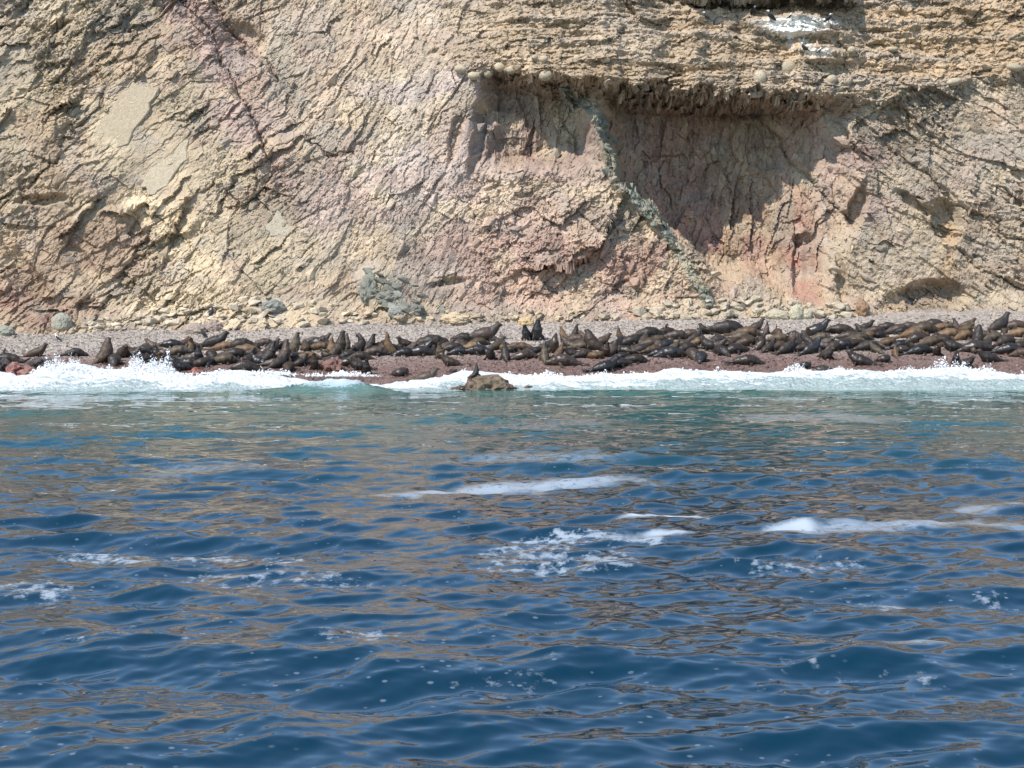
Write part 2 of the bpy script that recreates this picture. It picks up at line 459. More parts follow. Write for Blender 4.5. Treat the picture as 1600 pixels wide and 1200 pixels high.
for (gx0, gy0, gw, gh, gs) in ((1240, 42, 50, 11, .9), (1222, 52, 34, 8, .6), (1272, 86, 26, 7, .55), (1285, 38, 20, 6, .5), (1232, 62, 5, 16, .45), (1252, 64, 4, 18, .45)):      # guano
    lay(blob(gx0, gy0, gw, gh, -3, .5, PX + 20 * fbm(PX / 12, PY / 12, 2, 3), PY + 14 * fbm(PX / 12, PY / 12, 4, 3)), np.array((.80, .79, .74)), gs)
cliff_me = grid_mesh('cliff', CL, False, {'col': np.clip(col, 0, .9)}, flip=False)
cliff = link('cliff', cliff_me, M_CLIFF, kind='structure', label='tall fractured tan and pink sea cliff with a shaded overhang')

def cliff_at(px, py):
    """surface point, normal-ish lean and colour at a place on the cliff face"""
    i, j = cell_at(px, py)
    return Vector(CL[i, j]), col[i, j]
PXP = 800 + WX * F / YC; PYP = HOR - (WZ - H) * F / YC
def cell_at(px, py):
    j0 = np.searchsorted(gx, px - 60); j1 = np.searchsorted(gx, px + 60)
    d = np.abs(PXP[:, j0:j1] - px) + np.abs(PYP[:, j0:j1] - py)
    k = int(np.argmin(d)); return k // d.shape[1], j0 + k % d.shape[1]
def clear(px, py, Y):          # where a photograph pixel meets depth Y
    return Vector(((px - 800) * Y / F, Y, H - (py - HOR) * Y / F))

# ------------------------------------------------------------------ rock shapes shared by all loose pieces
def hull_mesh(name, n, seed, flat=1.0, bev=.06):
    r = random.Random(seed); bm = bmesh.new()
    for k in range(n):
        v = Vector((r.gauss(0, 1), r.gauss(0, 1), r.gauss(0, 1))).normalized()
        m = max(abs(v.x), abs(v.y), abs(v.z)); v = v.lerp(v / m, .45) * r.uniform(.82, 1.0)
        bm.verts.new((v.x, v.y, v.z * flat))
    bmesh.ops.convex_hull(bm, input=bm.verts)
    bmesh.ops.delete(bm, geom=[v for v in bm.verts if not v.link_faces], context='VERTS')
    bmesh.ops.dissolve_limit(bm, angle_limit=.22, verts=bm.verts, edges=bm.edges)
    if bev: bmesh.ops.bevel(bm, geom=list(bm.edges), offset=bev, segments=1, affect='EDGES', clamp_overlap=True)
    me = bpy.data.meshes.new(name); bm.to_mesh(me); bm.free(); return me
def cobble_mesh(name, seed):
    r = random.Random(seed); bm = bmesh.new()
    bmesh.ops.create_icosphere(bm, subdivisions=2, radius=1)
    a = [Vector((r.gauss(0, 1), r.gauss(0, 1), r.gauss(0, 1))).normalized() for _ in range(6)]; w = [r.uniform(-.14, .1) for _ in a]
    for v in bm.verts:
        n = v.co.normalized(); v.co = n * (1 + sum(q * max(0, n.dot(k)) ** 2 for k, q in zip(a, w)))
    for f_ in bm.faces: f_.smooth = True
    me = bpy.data.meshes.new(name); bm.to_mesh(me); bm.free(); return me
HULLS = [hull_mesh('angular_rock', 13 + k % 4, 100 + k, .85) for k in range(10)]
SLABS = [hull_mesh('flat_rock', 12, 200 + k, .45) for k in range(5)]
COBS = [cobble_mesh('round_rock', 300 + k) for k in range(6)]
for me in HULLS + SLABS + COBS: me.materials.append(M_PIECE)

def piece(name, me, loc, scale, rot, colour, parent=None, **props):
    o = link(name, me, None, parent, **props)
    o.location = loc; o.scale = scale; o.rotation_euler = rot
    o.color = (float(colour[0]), float(colour[1]), float(colour[2]), 1.0)
    return o

# clean slabs, real wedge-shaped plates lying proud of the face
rr0 = random.Random(9)
for pts, cc in slabs[:3]:
    pts = [(x_ + rr0.uniform(-4, 4), y_ + rr0.uniform(-4, 4)) for (x0_, y0_), (x1_, y1_) in zip(pts, pts[1:] + pts[:1]) for x_, y_ in ((x0_, y0_), (.65 * x0_ + .35 * x1_, .65 * y0_ + .35 * y1_), (.3 * x0_ + .7 * x1_, .3 * y0_ + .7 * y1_))]
    cx = sum(q[0] for q in pts) / len(pts); cy = sum(q[1] for q in pts) / len(pts)
    ref = cliff_at(cx, cy)[0]
    ys_ = [cliff_at(*q)[0].y for q in pts]
    Yp = float(np.mean(ys_ + [ref.y])) - .06
    bm = bmesh.new(); fr = []; bk = []
    for (a, b) in pts:
        yy_ = Yp + .36 * (-(b - cy) / S) - .02 * (a - cx) / S
        q = Vector(((a - 800) * yy_ / F, yy_, H - (b - HOR) * yy_ / F))
        fr.append(bm.verts.new(q)); bk.append(bm.verts.new(q + Vector((.25, 1.1, -.1))))
    bm.faces.new(fr); bm.faces.new(bk[::-1])
    for k in range(len(pts)): bm.faces.new([fr[k], fr[k - 1], bk[k - 1], bk[k]])
    bmesh.ops.recalc_face_normals(bm, faces=bm.faces)
    bmesh.ops.bevel(bm, geom=[e for e in bm.edges if len(e.link_faces) == 2], offset=.05, segments=1, affect='EDGES')
    me = bpy.data.meshes.new('slab'); bm.to_mesh(me); bm.free()
    me.materials.append(M_PIECE)
    o = link('slab', me, None, cliff, label='broad clean cream slab on the left of the cliff'); o.color = tuple(lin(cc) * K) + (1.0,)

# angular blocks standing out of the face
rr = random.Random(5)
n = 0
while n < 250:
    a, b = rr.uniform(-10, 1610), rr.uniform(0, 500)
    i, j = cell_at(a, b)
    if cong[i, j] > .3 or (cave[i, j] > .4 and rr.random() < .7): continue
    if 130 < a < 310 and 120 < b < 310 and rr.random() < .8: continue
    pt, cc = cliff_at(a, b)
    s = rr.choice([.18, .2, .24, .28, .34, .42]) * rr.uniform(.8, 1.25)
    dip = 40 if a < 550 else (60 if a < 750 else (-35 if a > 1280 else rr.uniform(0, 90)))
    piece('block', rr.choice(HULLS), pt + Vector((0, .25 * s, 0)), (s * rr.uniform(1.1, 1.9), s, s * rr.uniform(.6, 1)),
          (rr.uniform(-.3, .3), -math.radians(dip + rr.uniform(-15, 15)), rr.uniform(-.3, .3)), np.clip(cc * rr.uniform(.85, 1.2), 0, .9), cliff)
    n += 1
# blocks stacked along the grey-green vein
for k in range(30):
    tt = k / 33 * 5.99; s0 = int(tt); q = tt - s0
    a = vein_pts[s0][0] * (1 - q) + vein_pts[s0 + 1][0] * q + rr.uniform(-11, 11); b = vein_pts[s0][1] * (1 - q) + vein_pts[s0 + 1][1] * q
    pt, cc = cliff_at(a, b); s = rr.uniform(.13, .38)
    piece('vein_block', rr.choice(HULLS), pt + Vector((0, .05, 0)), (s * 1.25, s, s * .8), (rr.uniform(-.2, .2), math.radians(35 + rr.uniform(-12, 12)), rr.uniform(-.3, .3)),
          lin((150, 153, 138)) * K * rr.uniform(.7, 1.2), cliff)
# the fractured grey outcrop at the foot, left of centre
for k in range(44):
    a = rr.gauss(615, 32); b = 455 + .25 * (a - 612) + rr.uniform(-26, 30)
    pt, cc = cliff_at(a, b); s = rr.uniform(.16, .46)
    piece('outcrop_block', rr.choice(HULLS), pt + Vector((0, .22 * s, 0)), (s * 1.5, s, s * .7), (rr.uniform(-.3, .3), math.radians(25 + rr.uniform(-15, 15)), rr.uniform(-.4, .4)),
          lin((150, 148, 134)) * K * rr.uniform(.7, 1.25), cliff)
# cobbles set in the conglomerate: the named pale ones first, then a scatter
named = [(722, 108, 13, 8), (742, 119, 11, 7), (762, 114, 9, 8), (781, 105, 10, 8), (800, 109, 9, 7), (849, 114, 13, 9), (849, 92, 7, 6), (835, 90, 5, 5),
         (901, 90, 6, 5), (945, 93, 8, 6), (1188, 122, 11, 11), (1232, 105, 12, 12), (1490, 128, 14, 7), (1585, 106, 14, 7), (1395, 78, 9, 5), (1330, 78, 7, 6), (1300, 124, 9, 8), (1322, 128, 8, 7), (1310, 138, 9, 6)]
for (a, b, w, h) in named:
    pt, cc = cliff_at(a, b)
    piece('cobble', rr.choice(COBS), pt + Vector((0, -.02, 0)), (w / S, w / S * .8, h / S), (0, rr.uniform(-.2, .2), 0), lin((204, 188, 160)) * K * rr.uniform(.85, 1.1), cliff)
n = 0
while n < 260:
    a = rr.uniform(690, 1620); b = rr.uniform(0, 155)
    i, j = cell_at(a, b)
    if cong[i, j] < .6: continue
    pt, cc = cliff_at(a, b); s = rr.choice([.09, .11, .13, .16, .2]) * rr.uniform(.8, 1.2)
    piece('cobble', rr.choice(COBS + HULLS), pt + Vector((0, .4 * s, 0)), (s * rr.uniform(1, 1.6), s, s * rr.uniform(.7, 1)), (0, rr.uniform(-.3, .3), rr.uniform(-.5, .5)),
          lin((192, 174, 146)) * K * rr.uniform(.7, 1.2), cliff)
    n += 1

# small rock fragments covering the face: too many to name, one part
def fragments(name, spots, sizes, cols, meshes, mat, seed, parent=None, squash=(.55, 1.0), **props):
    r = np.random.default_rng(seed); Vs, Fs, Cs, off = [], [], [], 0
    srcs = []
    for me in meshes:
        bm = bmesh.new(); bm.from_mesh(me); bmesh.ops.triangulate(bm, faces=bm.faces); bm.verts.ensure_lookup_table()
        srcs.append((np.array([v.co[:] for v in bm.verts]), np.array([[v.index for v in f_.verts] for f_ in bm.faces]))); bm.free()
    which = r.integers(0, len(srcs), len(spots))
    for w_, (sv, sf) in enumerate(srcs):
        idx = np.where(which == w_)[0]
        if not len(idx): continue
        N = len(idx)
        q = r.normal(size=(N, 4)); q /= np.linalg.norm(q, axis=1)[:, None]
        w, x, y, z = q.T
        R = np.stack([1 - 2 * (y * y + z * z), 2 * (x * y - z * w), 2 * (x * z + y * w), 2 * (x * y + z * w), 1 - 2 * (x * x + z * z), 2 * (y * z - x * w),
                      2 * (x * z - y * w), 2 * (y * z + x * w), 1 - 2 * (x * x + y * y)], 1).reshape(N, 3, 3)
        sc = sizes[idx][:, None] * np.stack([r.uniform(1, 1.5, N), r.uniform(.8, 1.1, N), r.uniform(squash[0], squash[1], N)], 1)
        P = np.einsum('nij,nvj->nvi', R, sv[None] * sc[:, None, :]) + spots[idx][:, None, :]
        Vs.append(P.reshape(-1, 3)); Cs.append(np.repeat(cols[idx], len(sv), 0))
        Fs.append((sf[None] + (np.arange(N) * len(sv))[:, None, None] + off).reshape(-1, 3)); off += N * len(sv)
    me = raw_mesh(name, np.concatenate(Vs), np.concatenate(Fs), 3, False, {'col': np.clip(np.concatenate(Cs), 0, .9)})
    return link(name, me, mat, parent, **props)
TINY = [hull_mesh('chip', 8, 400 + k, .8, 0) for k in range(6)]
ii, jj = [], []
r2 = np.random.default_rng(11)
N = 18000
jx = r2.integers(36, len(gx) - 36, N * 3); iy = r2.integers(6, len(gy) - 24, N * 3)
a = PX[iy, jx]; b = PY[iy, jx]
w_ = .25 + .75 * np.maximum(cong, rubble)[iy, jx] + .6 * sstep(.45, .7, vnoise(a / 50, b / 40, 2)) - .5 * cave[iy, jx]
for (cx_, cy_, rr_) in ((190, 185, 60), (262, 255, 55)): w_ = np.where(np.hypot(a - cx_, b - cy_) < rr_, .02, w_)
ok = r2.random(N * 3) < w_
jx, iy = jx[ok][:N], iy[ok][:N]
sp = CL[iy, jx].copy(); sz = r2.lognormal(math.log(.075), .42, len(sp)).clip(.035, .24)
fragments('rock_fragments', sp, sz, col[iy, jx] * r2.uniform(.8, 1.22, len(sp))[:, None], TINY, M_CLIFF, 3, cliff, kind='stuff')

# ------------------------------------------------------------------ stones and boulders at the foot of the cliff
talus_base = link('talus', None, None, kind='structure', label='band of fallen pale stones along the foot of the cliff')
def foot_stone(px, py, s, cc, me=None, par=talus_base, name='stone', sc=None, **pr):
    # on the beach if the beach is in front of the apron there, otherwise on the apron
    pt, _ = cliff_at(px, py)
    x, Y, z = on_beach(px, py)
    if Y < pt.y - .1 and Y < 111.8: p0 = Vector((x, Y, z))
    else: p0 = pt
    sc = sc or (s * rr.uniform(1.0, 1.5), s * rr.uniform(.8, 1.1), s * rr.uniform(.6, .85))
    return piece(name, me or rr.choice(HULLS), p0 + Vector((0, 0, sc[2] * .3)), sc, (rr.uniform(-.3, .3), rr.uniform(-.3, .3), rr.uniform(0, 6.28)), cc, par, **pr)
cream = lin((216, 200, 174)) * K; pale = lin((202, 188, 164)) * K; gry = lin((164, 160, 152)) * K
for k in range(125):
    a = rr.uniform(935, 1325); top = np.interp(a, [935, 1000, 1060, 1160, 1325], [494, 484, 474, 468, 476])
    b = rr.uniform(top, 498); foot_stone(a, b, rr.choice([.13, .16, .2, .26, .34, .42]) * rr.uniform(.8, 1.15), pale * rr.uniform(.85, 1.15))
for k in range(95):
    a = rr.uniform(225, 600); top = np.interp(a, [225, 300, 400, 500, 600], [498, 474, 468, 470, 492])
    b = rr.uniform(top, 508); foot_stone(a, b, rr.uniform(.14, .42), cream * rr.uniform(.85, 1.12), rr.choice(HULLS + SLABS))
for k in range(30):
    a = rr.uniform(110, 240); b = rr.uniform(498, 516); foot_stone(a, b, rr.uniform(.14, .3), cream * rr.uniform(.85, 1.15))
for k in range(36):
    a = rr.uniform(640, 940); b = rr.uniform(488, 503); foot_stone(a, b, rr.uniform(.12, .3), lin((206, 186, 156)) * K * rr.uniform(.8, 1.15))
for k in range(14):
    a = rr.uniform(1320, 1600); b = rr.uniform(486, 496); foot_stone(a, b, rr.uniform(.12, .24), lin((196, 176, 146)) * K * rr.uniform(.8, 1.1))

def craggy(seed, amp):
    from mathutils import noise as mn
    bm = bmesh.new(); bmesh.ops.create_icosphere(bm, subdivisions=4, radius=1); o_ = Vector((seed * .37, seed * .11, 3))
    for v in bm.verts:
        n_ = v.co.normalized()
        f1 = mn.voronoi(n_ * 1.5 + o_)[0]; f2 = mn.voronoi(n_ * 4.0 + o_)[0]
        v.co = n_ * (1 + amp * ((f1[1] - f1[0]) * 1.3 - .35) + amp * .35 * (f2[1] - f2[0] - .3) + .05 * mn.fractal(n_ * 5 + o_, .8, 2, 4))
    me = bpy.data.meshes.new('boulder'); bm.to_mesh(me); bm.free(); me.materials.append(M_PIECE); return me
B = [(97, 513, .72, (176, 172, 154), COBS[1], 'large rounded grey-green boulder at the cliff foot on the far left', (.62, .6, .72)),
     (4, 524, .5, (170, 168, 150), COBS[2], 'rounded grey boulder cut by the left edge of the picture', (.75, .6, .45)),
     (332, 516, .5, (180, 160, 146), HULLS[3], 'flat-topped pinkish boulder below the larger dark perched bird', (.62, .6, .42)),
     (303, 520, .6, (176, 160, 146), COBS[0], 'broad low pinkish-grey rock left of the bird-topped boulder', (.75, .6, .45)),
     (428, 486, .5, (152, 152, 142), HULLS[1], 'grey angular boulder among cream stones, centre left', (.8, .6, .5)),
     (578, 462, .8, (148, 148, 134), HULLS[5], 'layered grey boulder, tallest of the dark outcrop', (.75, .7, 1.1)),
     (607, 472, .6, (142, 140, 128), HULLS[7], 'dark grey angular boulder in the middle of the grey outcrop', (.9, .7, .6)),
     (617, 492, .5, (164, 164, 154), COBS[3], 'rounded pale grey boulder at the foot of the grey outcrop', (.5, .5, .46)),
     (648, 490, .5, (136, 134, 124), HULLS[2], 'dark grey boulder at the right end of the grey outcrop', (.62, .55, .5)),
     (700, 436, .5, (186, 170, 140), HULLS[8], 'tan overhanging block above the right of the grey outcrop', (1.0, .7, .45)),
     (712, 503, .4, (214, 192, 158), SLABS[1], 'low yellow-tan slab lying on grey shingle left of centre', (.9, .7, .4)),
     (822, 508, .3, (214, 184, 140), HULLS[0], 'small orange-tan block behind the tallest central sea lions', (.5, .4, .35)),
     (1215, 497, .6, (198, 186, 160), COBS[4], 'big smooth pale boulder among the right-hand talus stones', (.75, .6, .4)),
     (1244, 495, .5, (200, 192, 166), COBS[5], 'upright rounded boulder at the right end of pale talus', (.45, .4, .55)),
     (1258, 496, .4, (204, 194, 168), COBS[1], 'small round boulder last of the pale talus on the right', (.42, .4, .4)),
     (1348, 490, .7, (168, 136, 108), HULLS[4], 'dark-sided brown block at the cliff foot below the hollows', (.4, .5, .7))]
for (a, b, s, cc, me, lab, sc) in B:
    o = foot_stone(a, b, s, lin(cc) * K, me, None, 'boulder', sc, label=lab, category='boulder', group='boulders at the cliff foot')
    o.rotation_euler = (0, rr.uniform(-.15, .15), rr.uniform(-.5, .5))
    o.data = craggy(int(a), .16 if me in COBS else .34)
    if 560 < a < 720 and b < 500: o.location.y += .3; o.scale = [q * .85 for q in o.scale]

# pebbles
N = 17000
bx = r2.uniform(-31, 31, N); by = 96 + 15.5 * r2.random(N) ** .8
bz = beach_z(bx, by)
wt = sstep(104.5, 100.0, by + 3.0 * fbm(bx * .25, by * .25, 5, 3))
pc = (lin((180, 168, 156)) * (1 - wt)[:, None] + lin((140, 112, 102)) * wt[:, None]) * .64 * r2.uniform(.6, 1.4, N)[:, None]
fragments('shingle_pebbles', np.stack([bx, by, bz + .01], 1), r2.lognormal(math.log(.055), .35, N).clip(.03, .2), pc, TINY[:3], M_CLIFF, 9, beach, kind='stuff')

# wet rocks in the swash and offshore
t = NT('wet_rock')
pp = t.pos(); cc_ = t.n('ObjectInfo').outputs['Color']
nn = t.noise(pp, 5.0, 5, .65)
t.set(t.p, 'Base Color', t.mix(t.ramp(nn, .42, .75), cc_, (.03, .025, .02)))
t.set(t.p, 'Roughness', t.ramp(t.noise(pp, 9, 3), .3, .7, .15, .5))
t.set(t.p, 'Normal', t.bump(t.noise(pp, 8, 6, .7), .9, .12))
M_WET = t.m
def lumpy(name, seed, sub=3, amp=.28):
    r = random.Random(seed); bm = bmesh.new(); bmesh.ops.create_icosphere(bm, subdivisions=sub, radius=1)
    from mathutils import noise as mn
    for v in bm.verts:
        n = v.co.normalized(); o = Vector((seed * 3.1, seed, 0))
        d = mn.fractal(n * 1.7 + o, .8, 2.0, 5) * amp + (mn.cell(n * 2.1 + o) - .5) * amp * .8
        v.co = n * (1 + d)
    me = bpy.data.meshes.new(name); bm.to_mesh(me); bm.free(); me.materials.append(M_WET); return me
def wet_rock(px, py, Y, sc, cc, seed, lab, z=None, rot=0):
    q = clear(px, py, Y)
    o = link('shore_rock', lumpy('shore_rock', seed), None, None, label=lab, category='rock', group='wet rocks at the water edge')
    o.location = q; o.scale = sc; o.rotation_euler = (0, 0, rot); o.color = tuple(lin(cc) * .8) + (1,)
    return o
wet_rock(22, 583, 97.2, (.5, .5, .55), (172, 116, 102), 1, 'red wet shore rock above the surf at far left')
wet_rock(42, 586, 96.9, (.45, .4, .5), (176, 128, 112), 2, 'paler red wet rock right of the far-left shore rock')
wet_rock(62, 572, 98.5, (.7, .5, .45), (90, 80, 74), 3, 'black glistening rock between the far-left shore rocks and the splash')
wet_rock(5, 575, 98, (.5, .5, .5), (80, 70, 66), 4, 'dark wet rock cut by the left edge below a sea lion')
wet_rock(304, 584, 97.3, (.42, .35, .3), (186, 112, 92), 5, 'small bright red rock at the foam edge below the dark herd')
wet_rock(518, 574, 98.6, (.6, .5, .5), (150, 106, 90), 6, 'reddish-brown rock just behind the cresting wave')
wet_rock(708, 582, 97.8, (.22, .2, .2), (80, 70, 64), 7, 'tiny dark rock just left of the offshore rock')
wet_rock(920, 582, 97.6, (.25, .2, .2), (84, 74, 68), 8, 'little dark rock below the long wet black sea lion')
wet_rock(1578, 614, 94.0, (.5, .35, .16), (80, 72, 64), 9, 'low dark rock awash in the foam near the right edge')
wet_rock(825, 607, 93.6, (.28, .25, .16), (120, 92, 72), 10, 'small low brown rock right beside the offshore rock')
r0 = wet_rock(766, 605, 93.2, (.95, .6, .62), (136, 116, 92), 11, 'craggy brown offshore rock standing in the surf')
wet_rock(744, 601, 93.6, (.55, .45, .52), (130, 106, 84), 12, 'sloping brown rock leaning on the left of the offshore rock')
wet_rock(790, 608, 93.0, (.6, .4, .3), (128, 104, 82), 13, 'low brown ledge on the right of the offshore rock')
wet_rock(722, 607, 93.3, (.5, .3, .16), (110, 92, 76), 14, 'flat dark ledge awash on the left of the offshore rock')

# ------------------------------------------------------------------ the sea
py_rows = np.concatenate([np.linspace(1330, 606, 850)])
Yr = H * F / (py_rows - HOR)
Yr = np.concatenate([[-600, -200, -80, -30, -8, 0, 4, 7, 9], Yr])
Yr = Yr[Yr < 101]
cols_px = np.concatenate([[-9000, -5000, -3000, -1500, -900, -500, -300], np.arange(-180, 1784, 3.3), [1900, 2100, 2500, 3100, 4600, 6600, 10600]])
SY = np.repeat(Yr[:, None], len(cols_px), 1)
SX = (cols_px[None] - 800) * (np.maximum(SY, 11)) / F
SX = np.where(np.abs(SX) < 1e9, SX, 0)
SX[:, [0, -1]] = np.where(SX[:, [0, -1]] < 0, -700, 700)
Xo, Yo = SX.copy(), SY.copy(); SZ = np.zeros_like(SX)
dY = np.gradient(Yr)[:, None]
dX = np.maximum(SY, 11) * 3.3 / F
shore = sstep(101, 88, SY)
rw = random.Random(21)
def wave(lam, slope, th):
    global Xo, Yo, SZ
    k = 2 * math.pi / lam; kx, ky = k * math.sin(th), k * math.cos(th); a_ = slope / k
    ph = rw.uniform(0, 6.28)
    att = np.clip((2 * math.pi / abs(ky + 1e-6) / np.abs(dY) - 2.2) / 2.5, 0, 1) * np.clip((2 * math.pi / (abs(kx) + 1e-6) / dX - 2.2) / 2.5, 0, 1)
    fi = kx * SX + ky * SY + ph
    SZ += a_ * att * np.cos(fi) * (.35 + .65 * shore)
    s_ = a_ * att * np.sin(fi) * .75
    Xo -= s_ * kx / k; Yo -= s_ * ky / k
for lam, sl in ((9.0, .03), (7.2, .028), (5.6, .026), (11.0, .022)):
    wave(lam, sl, rw.gauss(0, .22))
for k in range(26):
    lam = 3.2 * (.9 / 3.2) ** (k / 25); wave(lam, .032 * rw.uniform(.6, 1.3), rw.gauss(.1, .55))
for k in range(30):
    lam = 1.1 * (.26 / 1.1) ** (k / 29); wave(lam, .030 * rw.uniform(.6, 1.3), rw.gauss(-.1, .8))
for k in range(14):
    lam = .30 * (.13 / .30) ** (k / 13); wave(lam, .017 * rw.uniform(.6, 1.3), rw.gauss(0, .9))
# the low swell about to break, and the taller crest left of the offshore rock
PXs = 800 + SX * F / np.maximum(SY, 11)
env = np.interp(PXs, [-200, 200, 420, 620, 700, 900, 1300, 1800], [.24, .18, .24, .16, .2, .26, .22, .2])
crest = 92.0 + 1.0 * fbm(PXs / 220, PXs * 0, 3, 3)
SZ += env * np.exp(-((SY - crest) / np.where(SY < crest, 1.7, .8)) ** 2)
hump = np.exp(-((PXs - 530) / np.where(PXs < 530, 85, 60)) ** 2)
SZ += .74 * hump * np.exp(-((SY - 93.0) / np.where(SY < 93.0, 2.0, .6)) ** 2) * (1 + 1.1 * fbm(SX * 1.1, SY * .6, 4, 5, .6))
SZ = np.where(SY > 97, SZ - (SY - 97) * .25, SZ)
# floating foam: how much of it lies where
FPY = HOR + H * F / np.maximum(SY, 8)
dens = np.zeros_like(SX); filmv = np.zeros_like(SX)
def streak(pts, hw, d):
    global dens
    q, tq, _ = polydist(pts, PXs + 20 * fbm(PXs / 60, FPY / 14, 2, 3), FPY + 7 * fbm(PXs / 50, FPY / 20, 5, 3))
    Lp = tq.max(); tp = np.minimum(sstep(0, .22 * Lp, tq), sstep(Lp, .78 * Lp, tq))
    dens = np.maximum(dens, min(d * 1.1, .97) * (.6 + .4 * tp) * sstep(hw * 1.6, hw * .2, q / (.3 + .7 * tp)))
def film(pts, hw, d):
    global filmv
    q, tq, _ = polydist(pts, PXs + 30 * fbm(PXs / 80, FPY / 10, 2, 3), FPY + 5 * fbm(PXs / 40, FPY / 12, 5, 4))
    Lp = tq.max(); tp = np.minimum(sstep(0, .3 * Lp, tq), sstep(Lp, .7 * Lp, tq))
    filmv = np.maximum(filmv, d * (.35 + .65 * tp) * sstep(hw * 1.3, hw * .2, q / (.35 + .65 * tp)))
def patch(cx, cy, rx, ry, d):
    global dens
    dens = np.maximum(dens, 1.26 * d * sstep(1.25, .3, np.hypot((PXs - cx) / rx, (FPY - cy) / ry)))
film([(540, 771), (650, 766), (760, 759), (860, 756), (980, 750), (1065, 758)], 6.5, .55)
film([(960, 816), (1000, 811), (1035, 806), (1100, 820)], 4.5, .95); film([(1000, 836), (1090, 838)], 4, .7); film([(930, 842), (1060, 838)], 4, .5)
film([(1110, 837), (1250, 831), (1400, 826), (1520, 820), (1660, 832)], 8, .48); film([(1180, 830), (1290, 826)], 6, .68)
film([(690, 717), (820, 712), (1010, 711)], 9, .25); film([(1470, 797), (1630, 780)], 7, .4); film([(1360, 1018), (1520, 1011)], 9, .4)
film([(1100, 656), (1300, 650), (1450, 662)], 8, .3); film([(180, 742), (480, 728)], 7, .2); film([(700, 668), (1000, 660)], 5, .2)
streak([(0, 858), (200, 868), (420, 866), (560, 858)], 16, .66); streak([(1100, 655), (1450, 662)], 9, .48); streak([(200, 740), (480, 728)], 8, .45)
streak([(720, 850), (900, 842), (1100, 852)], 11, .66)
patch(870, 872, 290, 46, .53); patch(60, 935, 120, 28, .56); patch(150, 1000, 160, 30, .5); patch(560, 1000, 160, 26, .5); patch(1380, 940, 200, 30, .49); patch(430, 900, 300, 34, .51); patch(1250, 880, 240, 34, .50)
patch(230, 1000, 260, 40, .46); patch(700, 1000, 200, 40, .42); patch(1350, 1070, 320, 90, .44); patch(800, 1060, 260, 70, .43); patch(1500, 940, 200, 50, .46)
nearsurf = sstep(89.5, 92.5, SY + 1.2 * fbm(SX * .5, SY * .5, 2, 3)) * .55
dens = np.maximum(dens, nearsurf)
dens = np.maximum(dens, .98 * np.sqrt(hump) * sstep(88.6, 92.4, SY + .8 * fbm(SX * .8, SY * .8, 1, 3)))
sea_me = grid_mesh('sea', np.stack([Xo, Yo, SZ], -1), True, {'film': filmv, 'foam': dens, 'shallow': np.maximum(sstep(28, 85, SY) * .7, sstep(78, 92, SY)), 'thin': hump * sstep(89, 92.5, SY)})
t = NT('sea_water')
p = t.pos()
sh = t.attr('shallow', 'Fac'); thin = t.attr('thin', 'Fac'); dn = t.attr('foam', 'Fac')
base = t.mix(sh, (.002, .024, .044), (.028, .122, .114))
base = t.mix(t.math('MULTIPLY', thin, .8), base, (.11, .27, .27))
m1 = t.mapping(p, (1.7, 1.3, 2.0)); m2 = t.mapping(p, (6.0, 4.0, 6.0))
nz = t.math('ADD', t.math('MULTIPLY', t.noise(m1, 1.0, 4, .6), .42), t.math('MULTIPLY', t.noise(m2, 1.0, 4, .65), .58))
thr = t.math('SUBTRACT', .97, t.math('MULTIPLY', dn, .72))
foam = t.ramp(t.math('SUBTRACT', nz, thr), -.02, .10)
vs = t.n('TexVoronoi'); t.set(vs, 'Vector', t.n('VectorMath', operation='ADD', Vector=t.mapping(p, (6.5, 6.5, 6.5))).outputs[0]); vs.inputs['Scale'].default_value = 1.0
speck = t.math('MULTIPLY', t.ramp(t.math('ADD', vs.outputs['Distance'], t.math('MULTIPLY', t.noise(p, 9.0, 2), .22)), .31, .19), t.ramp(t.noise(p, .4, 3), .42, .56))
speck = t.math('MULTIPLY', speck, t.ramp(t.n('SeparateColor', Color=vs.outputs['Color']).outputs[0], .30, .35))
foam = t.math('MAXIMUM', foam, t.math('MULTIPLY', speck, .65))
foam = t.math('MULTIPLY', foam, t.ramp(dn, .5, .95, .28, .85, False))
fl_ = t.attr('film', 'Fac')
foam = t.math('MAXIMUM', foam, t.math('MULTIPLY', fl_, t.ramp(t.math('ADD', nz, t.math('MULTIPLY', fl_, .22)), .40, .62)))
col_ = t.mix(foam, base, (.52, .58, .63))
t.set(t.p, 'Base Color', col_)
t.set(t.p, 'Roughness', t.ramp(foam, 0, 1, .035, .6))
t.p.inputs['IOR'].default_value = 1.333
rip = t.math('MULTIPLY', t.noise(t.mapping(p, (1.3, 2.4, 2)), 1.0, 1, .5), t.ramp(t.n('SeparateXYZ', Vector=p).outputs[1], 20, 60, .15, 1.0))
t.set(t.p, 'Normal', t.bump(t.math('ADD', rip, t.math('MULTIPLY', foam, .12)), .5, .10))
sea = link('sea', sea_me, t.m, kind='structure', label='choppy blue sea with drifting foam')

# ------------------------------------------------------------------ the surf
top_k = [(-200, 584), (0, 581), (30, 592), (60, 579), (90, 572), (130, 573), (155, 579), (205, 575), (240, 573), (270, 582), (300, 590), (330, 584), (352, 578),
         (400, 583), (440, 588), (480, 596), (600, 602), (650, 594), (690, 590), (715, 581), (760, 582), (800, 587), (850, 590), (1000, 586), (1060, 577), (1130, 581),
         (1200, 583), (1300, 577), (1400, 582), (1450, 579), (1500, 574), (1560, 582), (1600, 588), (1800, 588)]
sx = np.arange(-34, 34, .075); vv = np.linspace(0, 1, 96)
SXX, VV = np.meshgrid(sx, vv)
PS = 800 + SXX * F / 95.5
edge = np.interp(PS, *zip(*top_k)) + 5 * fbm(SXX * 2.2, SXX * 0, 1, 4)
